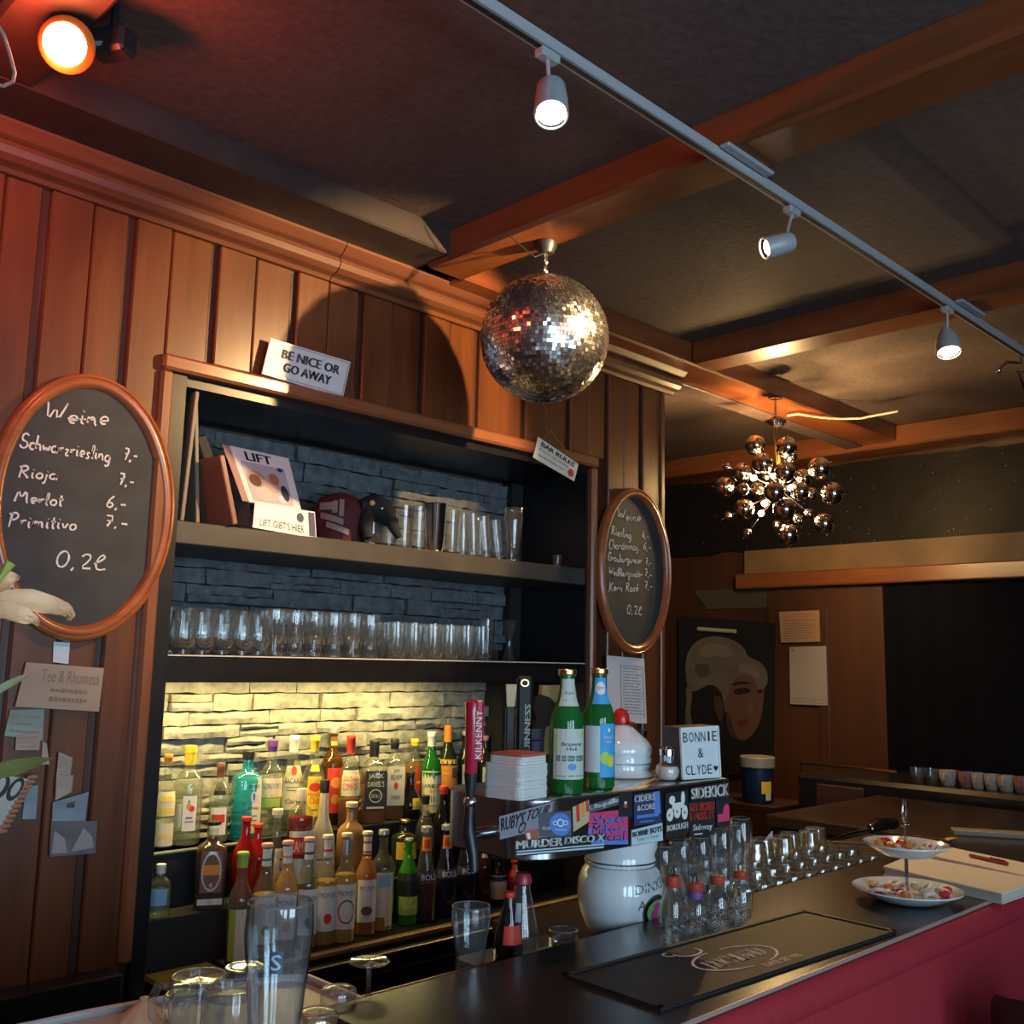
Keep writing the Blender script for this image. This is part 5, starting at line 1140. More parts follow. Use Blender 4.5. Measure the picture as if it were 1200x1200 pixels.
beer('green bottle with bright blue lemon label, right of the pair', 701, 783, -1.25, [(SLB, -.95, -.15, .14, .52), (SKY, -.15, .75, .10, .54, [('#o', LIME, .0, .55, .24, .48), ('#o', LIME, .35, .9, .18, .42), ('#o', YEL, .45, .80, .22, .38), ('Brauerei', WHT, .2, .8, .72, .78), ('Hell', WHT, .35, .65, .64, .69), ('#o', WHT, .42, .58, .84, .92)]), (SKY, -.7, .75, .70, .92, [('#o', WHT, .1, .8, .35, .85), ('Brauerei', INK, .2, .7, .58, .68)])], -.6)
# salt shaker
ss = thing('salt_shaker', 'round bellied glass salt shaker half full on the steel bridge', 'shaker', (onb(782, -1.25), -1.25, TZ))
hs_ = at(782, 874, 'Y', -1.25).z-TZ
MB().add(lathe([(.020, 0), (.025, .006), (.0275, hs_*.28), (.025, hs_*.42), (.0165, hs_*.52), (.0165, hs_*.78)], 26, ribs=10, amp=.02), GLASS2).build('glass_body', parent=ss, smooth=True)
MB().add(lathe([(.001, .002), (.019, .002), (.0235, .008), (.0255, hs_*.28), (.023, hs_*.40), (.001, hs_*.42)], 26), OFFW).build('salt', parent=ss, smooth=True)
MB().add(lathe([(.0175, hs_*.72), (.018, hs_*.9), (.012, hs_*.99), (.001, hs_)], 26), CHROME).build('lid', parent=ss, smooth=True)
# letter light box
fb = Face(at(796, 856, 'Y', -1.275), at(841, 853.5, 'Y', -1.29), at(844, 914, 'Y', -1.29), at(799, 917, 'Y', -1.275))
dz = TZ-min(fb.c[2].z, fb.c[3].z)+.0; fb = Face(*[p+Vector((0, 0, dz)) for p in fb.c])
lb = thing('letter_light_box', 'small white cinema style letter box with three rows of black letters', 'light box', fb.o)
MB().add(fb.slab(.001, fb.o), plain('lightbox_face', (.66, .74, .76), .35)).build('front_panel', parent=lb)
v, f = fb.slab(.05, fb.o); MB().add((v, f), plain('dark_box', (.05, .05, .05), .5), lambda p: p-fb.n*.0012).build('housing', parent=lb)
for vv in (.31, .64): MB().add(box(0, 1, 0, 1, 0, 1), WHITE, lambda p: fb.fn(0, vv, 1, vv+.02, .003*p[2], fb.o)(p)).build('letter_rail', parent=lb)
for q in ((0, 0, 1, .035), (0, .965, 1, 1), (0, 0, .03, 1), (.97, 0, 1, 1)): MB().add(box(0, 1, 0, 1, 0, 1), WHITE, lambda p: fb.fn(*q, .004*p[2], fb.o)(p)).build('frame_strip', parent=lb)
def spread(word, u0, u1, v0, v1, extra=0):
    n_ = len(word); w_ = (u1-u0)/n_
    for i, c in enumerate(word):
        if c == ' ': continue
        k = .30 if c == 'I' else .78
        MB().add(text(c), INK, fb.fn(u0+i*w_+w_*(1-k)/2, v0, u0+i*w_+w_*(1+k)/2, v1, .0008, fb.o)).build('letter', parent=lb)
spread('BONNIE', .06, .97, .71, .90); spread('&', .42, .60, .40, .58); spread('CLYDE', .09, .80, .08, .26)
hv = [(0, .55), (.1, .85), (.3, .95), (.5, .75), (.7, .95), (.9, .85), (1, .55), (.5, 0)]
MB().add(([(a, b, 0) for a, b in hv], [(0, 7, 6, 5, 4, 3, 2, 1)][::-1]), INK, fb.fn(.83, .12, .95, .24, .0008, fb.o)).build('heart_symbol', parent=lb)
# objects at the back of the bridge
gt = thing('tap_handle', 'tall black tap handle with white vertical lettering behind the beer mats', 'tap handle', (at(614, 850, 'Y', -1.13).x, -1.13, TZ), -.7)
H_ = at(614, 792, 'Y', -1.13).z-TZ
MB().add(bbox(-.017, .017, -.014, .014, .012, H_, .006), plain('handle_black', (.01, .01, .012), .55)).build('handle', parent=gt)
MB().add(lathe([(.014, 0), (.014, .01), (.009, .02)], 16), CHROME).build('collar', parent=gt, smooth=True)
MB().add(bold(text('GUINNESS'), .008), WHITE, lambda q: (.000+.012*(1-q[1]), -.0146, H_*.22+H_*.52*q[0])).build('lettering', parent=gt)
MB().add(RING(20, .3), GOLD, lambda q: (-.010+.018*q[0], -.0146, H_*.90+.016*q[1])).build('harp_emblem', parent=gt)
g2 = thing('tap_handle', 'black tap handle with beige tip left of the lettered black handle', 'tap handle', (at(600, 850, 'Y', -1.13).x, -1.125, TZ), -.7)
H2 = at(600, 802, 'Y', -1.13).z-TZ
MB().add(bbox(-.010, .010, -.010, .010, 0, H2*.78, .003), MATS['handle_black']).build('handle', parent=g2)
MB().add(([(-.008, -.008, H2*.78), (.008, -.008, H2*.78), (.008, .008, H2*.78), (-.008, .008, H2*.78), (-.011, -.011, H2), (.011, -.011, H2), (.011, .011, H2), (-.011, .011, H2)], [(0, 1, 5, 4), (1, 2, 6, 5), (2, 3, 7, 6), (3, 0, 4, 7), (4, 5, 6, 7)]), plain('beige_tip', (.55, .42, .22), .5)).build('tip', parent=g2)
def cut(name, label, cat, pts, Y, th, mat, kid):
    P = [at(x, y, 'Y', Y) for x, y in pts]; zmin = min(p.z for p in P); c = sum(P, Vector())/len(P)
    o = thing(name, label, cat, (c.x, Y, zmin)); MB().add(prism([(p.x-c.x, p.z-zmin) for p in P], -th/2, th/2), mat).build(kid, parent=o); return o
cut('wooden_board', 'light wooden serving board standing behind the pale labelled bottle', 'board', [(634, 884), (636, 852), (640, 845), (632, 825), (634, 803), (672, 803), (676, 830), (670, 884)], -1.112, .01, plain('light_wood', (.42, .28, .12), .5, var=.2, scale=20, stretch=(1, 1, .1)), 'board')
cut('black_paddle', 'black rounded paddle between the lettered handle and the green bottle', 'paddle', [(626, 884), (624, 870), (623, 855), (627, 844), (624, 830), (627, 818), (634, 814), (642, 817), (650, 824), (650, 836), (645, 848), (638, 853), (636, 870), (636, 884)], -1.128, .008, plain('paddle_dark', (.02, .014, .008), .5), 'paddle')
sm = thing('small_box', 'small dark blue box behind the beer mats', 'box', (at(627, 870, 'Y', -1.15).x, -1.152, TZ), -.6)
hb = at(627, 854, 'Y', -1.15).z-TZ
MB().add(bbox(-.012, .012, -.012, .012, 0, hb*.8, .002), plain('blue_box', (.07, .10, .22), .4)).build('box_body', parent=sm); MB().add(bbox(-.013, .013, -.013, .013, hb*.8, hb, .002), plain('blue_lid', (.06, .07, .16), .4)).build('lid', parent=sm)
# small grinder behind the dome
gr = thing('glass_shaker', 'tiny clear jar with metal lid half hidden behind the ceramic dome', 'jar', (at(754, 860, 'Y', -1.13).x, -1.125, TZ))
MB().add(lathe([(.014, 0), (.015, .004), (.015, .07), (.010, .085)], 18), GLASS2).add(lathe([(.012, .083), (.013, .10), (.001, .102)], 18), DARKM).build('jar_body', parent=gr, smooth=True)

# small red capped bottles at the back edge of the counter
for i, (px, yt, yb, pu, tall) in enumerate(((788, 1018, 1110, 0, 0), (815, 1026, 1100, 1, 0), (841, 1018, 1094, 0, 0), (868, 1012, 1084, 0, 0))):
    b = at(px, yb, 'Z', CZ); Yb = max(-1.30, min(-1.26, b.y+.02)); H = at(px, yt+8, 'Y', Yb).z-CZ
    t = thing('pourer_bottle', ['first', 'second, purple banded', 'third', 'fourth'][i]+' clear bottle with red pouring cap, counted from the ceramic tower', 'bottle', (at(px, 1050, 'Y', Yb).x, Yb, CZ+.0005), 0, 'red capped bottles on the counter edge')
    MB().add(lathe([(.024, 0), (.027, .004), (.027, H*.45), (.022, H*.58), (.015, H*.72), (.013, H*.86)], 22, ribs=8, amp=.02), GLASS2).build('glass_body', parent=t, smooth=True)
    MB().add(lathe([(.0155, H*.78), (.0165, H*.80), (.0165, H*.97), (.014, H), (.001, H)], 20), plain('pourer_red', (.42, .06, .035), .35)).build('cap', parent=t, smooth=True)
    MB().add(tube([(-.009, 0, H), (-.007, 0, H+.012), (0, 0, H+.017), (.007, 0, H+.012), (.009, 0, H)], .0018, 6), STEEL).build('cap_loop', parent=t, smooth=True)
    if pu: MB().add(lathe([(.0145, H*.60), (.0185, H*.60), (.016, H*.78), (.0145, H*.78)], 20), PURPL).build('purple_band', parent=t, smooth=True)
# upturned tall glasses behind them
for i, (px, yt) in enumerate(((776, 990), (797, 985), (820, 980), (845, 970), (868, 958))):
    Yg = -1.16; x = at(px, 1000, 'Y', Yg).x; H = at(px, yt, 'Y', Yg).z-1.051
    o = tumbler('tall_beer_glass', ORD[i]+' upturned tall glass behind the red capped bottles, counted from the ceramic tower', (x, Yg, 1.051), .030, H, 'jar', GLASS2, group='upturned tall glasses behind the counter')
for i, (px, yt) in enumerate(((800, 975), (833, 968), (862, 965))):
    Yg = -1.08; x = at(px, 1000, 'Y', Yg).x; H = at(px, yt, 'Y', Yg).z-1.051
    tumbler('tall_beer_glass', ORD[i]+' glass in the second row of upturned tall glasses under the steel bridge', (x, Yg, 1.051), .032, H, 'jar', GLASS2, group='upturned tall glasses behind the counter')
# gold glinting stack of small upturned tumblers
k = 0
for r_, Y in enumerate((-1.18, -1.095, -1.01, -.925)):
    for i in range(10):
        x = 2.33+i*.077+(r_ % 2)*.035
        z = 1.0515
        k += 1; hgt = .050+.003*r_
        o = tumbler('small_tumbler', ORD[i]+' glass of the '+['front', 'second', 'third', 'rear'][r_]+' row of upturned tumblers by the tiered stand', (x, Y, z), .034, hgt, 'facet', GOLDLIT, 'upturned tumblers glinting in warm light', rz=i, inv=True)
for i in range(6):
    tumbler('small_tumbler', ORD[i]+' glass of the upper layer on the upturned tumblers', (2.62+i*.077, -1.03+.02*(i % 2), 1.1095), .034, .05, 'facet', GOLDLIT, 'upturned tumblers glinting in warm light', rz=i, inv=True)
# white folded card
cut('folded_card', 'white pointed card standing between the tall glasses and the small tumblers', 'card', [(885, 1050), (884, 1008), (888, 995), (905, 974), (905, 1005), (908, 1010), (906, 1045)], -1.02, .004, plain('card_white', (.5, .52, .52), .6), 'card')

# glasses near the left end of the ledge
LZ = 1.0505
b = at(550, 1150, 'Y', -1.165); o = tumbler('curved_pint_glass', 'curved empty beer glass standing alone behind the left end of the counter', (b.x, -1.165, LZ), .038, at(550, 1068, 'Y', -1.165).z-LZ+.01, 'pint', GLASS2)
mb = MB(); hh = .09
mb.add(bold(text('S'), .02), plain('glass_print', (.45, .5, .5), .4), lambda q: (.031*sin(R(-60+14*q[0])), -.031*cos(R(-60+14*q[0])), .075+.014*q[1])); mb.build('printed_letter', parent=o)
b = at(611, 1100, 'Y', -1.14); Hc = at(611, 1022, 'Y', -1.14).z-LZ
t = thing('glass_carafe', 'conical clear carafe with rounded dark red cap beside the ceramic tower', 'carafe', (b.x, -1.14, LZ))
MB().add(lathe([(.034, 0), (.038, .006), (.038, Hc*.15), (.034, Hc*.20), (.0365, Hc*.26), (.035, Hc*.34), (.027, Hc*.55), (.018, Hc*.78), (.014, Hc*.9)], 30), GLASS2).build('glass_body', parent=t, smooth=True)
MB().add(lathe([(.016, Hc*.86), (.019, Hc*.88), (.019, Hc*.94), (.014, Hc*.99), (.001, Hc)], 22), plain('cap_dark_red', (.28, .02, .03), .35)).build('cap', parent=t, smooth=True)
MB().add(grid(6, 1), plain('strip_white', (.4, .42, .44), .5), lambda q: ((.0285-.005*q[1])*sin(R(-75+26*q[0])), -(.0285-.005*q[1])*cos(R(-75+26*q[0])), Hc*(.48+.2*q[1]))).build('label', parent=t)
bottle('vinegar_bottle', 'tall dark bottle with red label hidden behind the conical carafe', 598, 1040, -1.125, LZ, 'cone', .030, gB, None, .6, REDL, .08, [(REDL, -.6, .6, .3, .55)], x=at(596, 1100, 'Y', -1.105).x-.02, H=at(598, 1042, 'Y', -1.11).z-LZ)
b = at(654, 1100, 'Y', -1.14); o = tumbler('glass_mug', 'low glass mug with handle between the carafe and the ceramic tower', (b.x+.005, -1.15, LZ), .030, at(656, 1088, 'Y', -1.14).z-LZ, 'mug', GLASS2, rz=R(200))

# draining tray and glasses in the left foreground
TRZ = 1.084
tp_ = [(.46, -1.62), (.985, -1.62), (.985, -1.212), (1.10, -1.212), (1.10, -1.05), (1.06, -1.02), (.74, -.975), (.46, -.96)]
ty = thing('draining_tray', 'grey white draining tray holding upturned glasses in the left foreground', 'tray', (.6, -1.3, 0))
n = len(tp_); v = [(x-.6, y+1.3, z) for z in (TRZ-.02, TRZ) for x, y in tp_]
MB().add((v, [list(range(n))[::-1], list(range(n, 2*n))]+[[k, (k+1) % n, (k+1) % n+n, k+n] for k in range(n)]), plain('tray_grey', (.36, .37, .38), .3)).build('tray_floor', parent=ty)
MB().add(tube([(x-.6, y+1.3, TRZ+.004) for x, y in tp_+[tp_[0]]], .008, 8), MATS['tray_grey']).build('tray_rim', parent=ty, smooth=True)
MB().add(box(-.12, .38, -.30, .25, 0, TRZ-.02), BLACKM).build('sink_cabinet', parent=ty)
T0 = TRZ+.0008
b = at(327, 1100, 'Y', -1.42); Hp = at(327, 1057, 'Y', -1.42).z-T0
pg = tumbler('pint_glass', 'tall empty pint glass with blue letter logo in the foreground', (b.x, -1.42, T0), .0455, Hp, 'pint', GLASS2)
mb = MB(); zs = at(325, 1140, 'Y', -1.45).z-T0
def onp(a0_, a1_, z0_, z1_, h): return lambda q: ((.0395+h)*sin(R(a0_+(a1_-a0_)*q[0])), -(.0395+h)*cos(R(a0_+(a1_-a0_)*q[0])), z0_+(z1_-z0_)*q[1])
mb.add(grid(4, 1), plain('logo_navy', (.02, .06, .16), .4), onp(-49, -23, zs, zs+.027, 0)).add(bold(text('S'), .03), WHITE, onp(-45, -27, zs+.004, zs+.023, .0008)); mb.build('printed_logo', parent=pg)
for i, (px, yt, Y, r_, k, l) in enumerate(((231, 1143, -1.16, .042, 'mug', 'ribbed upturned mug at the back left of the tray'), (270, 1157, -1.26, .041, 'mug', 'ribbed upturned mug just left of the tall pint glass'), (284, 1133, -1.08, .036, 'jar', 'upturned glass with bluish base half hidden behind the pint glass'), (211, 1164, -1.14, .026, 'jar', 'small upturned glass left of the ribbed mugs'), (396, 1159, -1.20, .030, 'jar', 'low upturned glass between the pint glass and the stemmed glass'), (372, 1185, -1.33, .031, 'jar', 'upturned glass with golden glint at the bottom edge right of the pint'))):
    b = at(px, 1180, 'Y', Y); tumbler('upturned_glass', l, (b.x, Y, T0), r_, max(.03, at(px, yt, 'Y', Y).z-T0), k, GLASS2 if i < 5 else GOLDLIT, rz=2.5, inv=(k == 'mug'))
b = at(432, 1150, 'Y', -1.17); Hs = at(432, 1125, 'Y', -1.17).z-LZ
t = thing('stemmed_glass', 'upturned wine glass showing its round foot, left of the curved glass', 'glass', (b.x, -1.17, LZ))
MB().add(lathe([(.001, Hs), (.034, Hs-.001), (.036, Hs-.003), (.034, Hs-.005), (.006, Hs-.010), (.0045, Hs-.02), (.004, Hs*.45), (.006, Hs*.35), (.026, Hs*.22), (.030, .002)], 30), GLASS2).build('bowl_and_foot', parent=t, smooth=True)
b = at(164, 1190, 'Y', -1.05)
t = thing('lemon_squeezer', 'small cream cone shaped squeezer on the back corner of the tray', 'squeezer', (b.x, -1.06, T0))
hj = at(164, 1168, 'Y', -1.06).z-T0; hj = max(.03, hj)
MB().add(lathe([(.036, 0), (.038, .004), (.03, hj*.35), (.012, hj*.7), (.006, hj*.85), (.007, hj*.95), (.001, hj)], 26, ribs=8, amp=.05), plain('juicer_cream', (.55, .40, .26), .3)).build('reamer', parent=t, smooth=True)
# dark dishes under the left compartment
t = thing('metal_dish', 'dark dish with a gold reflection coloured into its lid, lower left counter', 'dish', (1.43, .0, .7585), 0)
zd = .045
MB().add(bbox(-.10, .10, -.06, .07, 0, zd*.6, .01), BLACK).build('lower_tin', parent=t); MB().add(bbox(-.105, .10, -.065, .07, zd*.6, zd, .012), plain('gold_reflection', (.25, .18, .06), .3, .9)).build('lid', parent=t)  # lid colour stands for a gold reflection on a dark surface
tag(MB().add(bbox(-.09, .09, -.012, .012, 0, .008, .003), plain('white_handle', (.6, .58, .55), .4)).build('white_strip', loc=(1.40, -.070, .7585), rot=(0, 0, R(8))), 'thin white strip lying on the black counter below the dark dish', 'strip')

# ================================================================ RIGHT SIDE
# tiered stand
ex, ey = 2.505, -1.525
e = thing('tiered_cake_stand', 'two tier white plate stand with metal handle filled with sweets', 'cake stand', (ex, ey, CZ))
def plate(z, r_): return lathe([(.001, z), (r_*.5, z), (r_*.62, z+.004), (r_*.95, z+.024), (r_, z+.028), (r_, z+.031), (r_*.93, z+.028), (r_*.6, z+.010), (r_*.5, z+.006), (.001, z+.006)], 40)
z2 = at(1068, 1001, 'Y', ey).z-CZ
MB().add(plate(.002, .128), CERAM).build('lower_plate', parent=e, smooth=True); MB().add(plate(z2, .10), CERAM).build('upper_plate', parent=e, smooth=True)
zt = at(1066, 960, 'Y', ey).z-CZ
MB().add(tube([(0, 0, .005), (0, 0, zt)], .0045, 10), CHROME).build('stem', parent=e, smooth=True)
rg = [(.012*sin(a), 0, zt+.022-.026*cos(a)) for a in [2*pi*k/20 for k in range(21)]]
MB().add(tube(rg, .003, 8), CHROME).add(tube([(-.02, 0, zt-.012), (.02, 0, zt-.010)], .003, 8), CHROME).build('handle_ring', parent=e, smooth=True)
GW = plain('gummy_white', (.72, .72, .66), .4); GR = plain('gummy_red', (.60, .03, .03), .3); GO = plain('gummy_orange', (.65, .22, .05), .3); GC = plain('gummy_cream', (.66, .52, .30), .45)
rr = random.Random(8)
def sweets(n_, rad, z, where):
    for i in range(n_):
        a = rr.uniform(0, 2*pi)+i*2.4; d = rad*math.sqrt((i+.5)/n_)*.92; d = max(d, .018)
        kind = ['ring', 'strawberry', 'ring', 'drop'][i % 4] if where == 'lower' else ['strawberry', 'drop', 'ring', 'drop'][i % 4]
        col, cn = {'ring': (GW, 'white ring'), 'strawberry': (GR, 'red'), 'drop': ((GO, 'orange') if i % 8 < 5 else (GC, 'cream'))}[kind]
        geo = torus(.014, .006) if kind == 'ring' else lathe([(.001, -.008), (.009, -.006), (.013, .001), (.010, .008), (.001, .012)], 12, ribs=3, amp=.1)
        o = MB().add(geo, col).build('gummy_'+('ring' if kind == 'ring' else 'sweet'), smooth=True, loc=(ex+d*cos(a), ey+d*sin(a), CZ+z+.018+.008*rr.random()), rot=(rr.uniform(-.5, .5), rr.uniform(-.5, .5), a))
        tag(o, cn+' gummy sweet among the others on the '+where+' plate of the cake stand', 'sweet', cn+' sweets on the '+where+' plate')
sweets(18, .105, .002, 'lower'); sweets(14, .080, z2, 'upper')
grp = {}
for o in COL.objects:
    if o.get('category') == 'sweet': grp.setdefault(o['group'], []).append(o)
for g_, os_ in grp.items():
    os_.sort(key=lambda o: (o.location-CAM).dot(_r)/(o.location-CAM).dot(_f))
    kind_, pl = g_.split(' sweets on the ')
    for i, o in enumerate(os_): o['label'] = ORD[i]+' '+kind_+' gummy sweet from the left on the '+pl.split()[0]+' cake stand plate'
# white books / menus
def slabZ(name, label, cat, corners, z, th, mat):
    fc = Face(*[at(x, y, 'Z', z) for x, y in corners]); fc.n = Vector((0, 0, 1)); o = thing(name, label, cat, fc.o); MB().add(fc.slab(th, fc.o), mat).build('cover', parent=o); return fc, o
BK = plain('menu_cream', (.68, .60, .50), .6)
f1, o1 = slabZ('menu_book', 'thick white menu book at the right end of the counter, front one', 'book', [(1067, 1002), (1221, 1031), (1174, 1047), (1035, 1015)], CZ+.026, .004, BK)
MB().add(([p for p in [tuple(f1.p(u_, v_, h)-f1.o) for h in (-.022, -.004) for u_, v_ in ((.01, .98), (.99, .98), (.99, .02), (.01, .02))]], [(0, 1, 2, 3), (7, 6, 5, 4), (0, 4, 5, 1), (1, 5, 6, 2), (2, 6, 7, 3), (3, 7, 4, 0)]), plain('page_block', (.5, .47, .42), .8)).build('page_block', parent=o1)
MB().add(f1.slab(.0035, f1.o), BK, lambda p: p-Vector((0, 0, .022))).build('back_cover', parent=o1)
f2, o2 = slabZ('menu_book', 'white menu book with a red pen on it, behind the front one', 'book', [(1115, 993), (1262, 1024), (1221, 1030), (1079, 1000)], CZ+.028, .027, BK)
pn = f2.p(.30, .5, .006); p2 = f2.p(.62, .45, .006)
t = thing('pen', 'dark red pen lying on the rear white menu book', 'pen', pn); MB().add(tube([(0, 0, 0), p2-pn], .005, 10), plain('pen_red', (.30, .01, .03), .3)).build('barrel', parent=t, smooth=True); MB().add(tube([(p2-pn)*.55+Vector((0, 0, .006)), (p2-pn)*.95+Vector((0, 0, .006))], .002, 6), MATS['pen_red']).build('clip', parent=t, smooth=True)
# lower service counter behind with tongs
sc = thing('service_counter', 'low dark brown service counter behind the tiered stand', 'counter', (4.1, -.85, 0))
MB().add(bbox(-.38, .62, -.30, .45, 1.02, 1.065, .004), plain('brown_top', (.045, .022, .014), .35)).build('worktop', parent=sc); MB().add(box(-.35, .62, -.25, .42, 0, 1.02), BLACKM).build('cabinet_body', parent=sc)
tg = at(968, 987, 'Z', 1.075); t2 = at(1020, 972, 'Z', 1.09); t3 = at(1022, 990, 'Z', 1.075)
t = thing('serving_tongs', 'metal serving tongs with black handle on the brown counter', 'tongs', tg)
MB().add(tube([(0, 0, 0), (t2-tg)*.5+Vector((0, 0, .004)), (t2-tg)], [.006, .007, .009], 8), CHROME).add(tube([(0, 0, 0), (t3-tg)], [.005, .007], 8), CHROME).build('tongs_arm', parent=t, smooth=True)
MB().add(tube([(t2-tg), at(1030, 966, 'Z', 1.105)-tg, at(1048, 965, 'Z', 1.10)-tg], [.016, .024, .020], 12), plain('gloss_black', (.01, .008, .008), .12, coat=.5)).build('handle', parent=t, smooth=True)
tag(MB().add(lathe([(.001, 0), (.03, 0), (.035, .008), (.03, .012), (.001, .012)], 20), plain('yellow_lid', (.55, .38, .04), .5)).build('yellow_lid', smooth=True, loc=at(1120, 987, 'Z', 1.066)), 'small yellow lid on the brown counter behind the white books', 'lid')
tag(MB().add(bbox(-.2, .2, -.03, .03, 0, .02, .004), plain('taupe_bar', (.20, .16, .12), .5)).build('wooden_strip', loc=at(1190, 982, 'Z', 1.10), rot=(0, 0, R(-60))), 'taupe strip lying at the right edge above the white books', 'strip')
# far machine and cups
cm = thing('coffee_machine', 'dark coffee machine with chrome rail and cups in the far right corner', 'machine', (5.1, -.35, 0))
MB().add(bbox(-.3, .3, -.75, .42, .88, 1.12, .02), plain('machine_black', (.012, .010, .012), .25)).build('machine_body', parent=cm)
MB().add(tube([(-.28, -.1, 1.17), (-.28, .40, 1.17), (-.28, .42, 1.0)], .008, 8), CHROME).build('chrome_rail', parent=cm, smooth=True)
MB().add(box(-.3, .3, -.75, .42, 0, .88), BLACKM).build('machine_stand', parent=cm)
MB().add(bbox(-.32, -.30, .05, .30, .93, 1.08, .004), plain('dark_rose_panel', (.06, .03, .03), .35)).build('front_panel', parent=cm)
cupm = {'w': plain('cup_white', (.42, .36, .30), .3), 'p': plain('cup_rose', (.28, .14, .11), .4), 'g': GLASS2}
for i, (px, k, r_) in enumerate(((1076, 'g', .035), (1093, 'g', .035), (1112, 'w', .042), (1133, 'p', .035), (1147, 'w', .032), (1163, 'w', .034), (1180, 'w', .040), (1198, 'p', .036), (1215, 'w', .036))):
    X = 4.93; p = at(px, 930, 'X', X)
    t = thing('coffee_cup', ['clear glass leftmost in the row', 'second clear glass in the row', 'cream cup left of the rose cup', 'rose brown cup', 'white cup left in the close pair', 'white cup right in the close pair', 'wide cream cup', 'rosy cup cut by the right edge', 'cream cup beyond the right edge'][i]+' on the far dark machine', 'cup' if k != 'g' else 'glass', (X, p.y, 1.1205))
    MB().add(lathe([(.6*r_, 0), (.7*r_, .004), (.95*r_, .04), (r_, .07), (.95*r_, .07), (.88*r_, .03), (.001, .012)], 22), cupm[k]).build('cup_body', parent=t, smooth=True)
    if k != 'g': MB().add(tube([(-.9*r_, 0, .055), (-1.4*r_, 0, .05), (-1.4*r_, 0, .03), (-.85*r_, 0, .02)], .004, 6), cupm[k]).build('handle', parent=t, smooth=True)
# blue bucket on its brown shelf
X = 4.75; p = at(888, 940, 'X', X); hb = at(888, 886, 'X', X).z-p.z
t = thing('wall_shelf', 'brown wooden shelf carrying the blue bucket', 'shelf', (X+.05, p.y, 0)); MB().add(bbox(-.15, .2, -.16, .35, p.z-.035, p.z-.001, .004), WOODDK).build('shelf_board', parent=t); MB().add(box(-.12, .18, .30, .34, 0, p.z-.035), BLACKM).add(box(-.12, .18, -.15, -.12, 0, p.z-.035), BLACKM).build('bracket', parent=t)
t = thing('plastic_bucket', 'dark blue plastic bucket with white lid and yellow label', 'bucket', (X, p.y, p.z)); rb_ = .088
MB().add(lathe([(.001, 0), (rb_*.86, 0), (rb_*.88, .005), (rb_*.97, hb*.80)], 32), plain('bucket_blue', (.008, .025, .07), .4)).build('bucket_body', parent=t, smooth=True)
MB().add(lathe([(rb_, hb*.76), (rb_*1.04, hb*.78), (rb_*1.04, hb*.97), (rb_*.98, hb), (rb_*.9, hb*.98), (.001, hb*.97)], 32), plain('bucket_lid', (.26, .26, .21), .5)).build('lid', parent=t, smooth=True)
mb = MB(); fnb = lambda a0_, a1_, z0_, z1_, h=.002: (lambda q: ((rb_*.95+h)*cos(R(a0_+(a1_-a0_)*q[0])), (rb_*.95+h)*sin(R(a0_+(a1_-a0_)*q[0])), z0_+(z1_-z0_)*q[1]))
mb.add(grid(5, 1), YEL, fnb(225, 265, hb*.22, hb*.48)).add(grid(5, 1), WHT, fnb(240, 262, hb*.08, hb*.22)); mb.build('label', parent=t)
# papers on the cabinet
fc, o = plaque('notice', 'yellowish printed notice at the top of the brown cabinet wall', 'paper', [(913, 717), (960, 715), (961, 752), (915, 753)], 5.745, .004, plain('notice_tan', (.36, .22, .12), .7), ax='X', kind_part='sheet')
mb = MB(); mb.add(text('KEEP CALM'), REDL, fc.fn(.18, .80, .82, .92, .001, fc.o)); mb.build('heading', parent=o); mb = MB(); lines(mb, fc, BROWN, .1, .95, .08, .74, 8, fc.o, t=.3); mb.build('print', parent=o)
fc, o = plaque('notice', 'grey white blank sheet pinned below the yellowish notice', 'paper', [(925, 758), (968, 757), (970, 827), (926, 825)], 5.745, .003, plain('notice_grey', (.33, .28, .25), .7), ax='X', kind_part='sheet')
mb = MB(); lines(mb, fc, GREYI, .05, .95, .02, .12, 3, fc.o, t=.3); mb.build('print', parent=o); MB().add(CIRC(12), REDL, fc.fn(.05, .92, .12, .96, .001, fc.o)).build('pin', parent=o)
# portrait poster (generic)
fc, o = plaque('portrait_poster', 'dark framed portrait poster of a pale haired woman looking down', 'poster', [(795, 722), (908, 730), (906, 905), (796, 912)], 5.76, .012, DARKP, ax='X', kind_part='board')
HAIR = plain('poster_hair', (.125, .10, .075), .6, var=.15, scale=8); SKN = plain('poster_skin', (.11, .055, .038), .6); SHD = plain('poster_shadow', (.012, .008, .007), .6); LIP = plain('poster_lips', (.12, .022, .02), .6)
def q_(px, py): 
    p = at(px, py, 'X', 5.76); a, b_, c_, d_ = fc.c
    u_ = (p.y-a.y)/(b_.y-a.y); v_ = (p.z-d_.z)/(a.z-d_.z); return (u_, v_, 0)
def blob(pts, mat, h, nm, sm=2):
    P = [Vector(q_(*p)) for p in pts]
    for _ in range(sm):
        Q = []
        for i in range(len(P)): a, b_ = P[i], P[(i+1) % len(P)]; Q += [a.lerp(b_, .25), a.lerp(b_, .75)]
        P = Q
    MB().add(([tuple(p) for p in P], [list(range(len(P)))]), mat, fc.fn(0, 0, 1, 1, h, fc.o)).build(nm, parent=o)
HL = plain('poster_hair_light', (.17, .14, .105), .6)
blob([(846, 778), (866, 768), (890, 775), (899, 795), (897, 822), (896, 846), (889, 866), (876, 879), (862, 872), (854, 856), (851, 836), (846, 816)], SKN, .001, 'face')
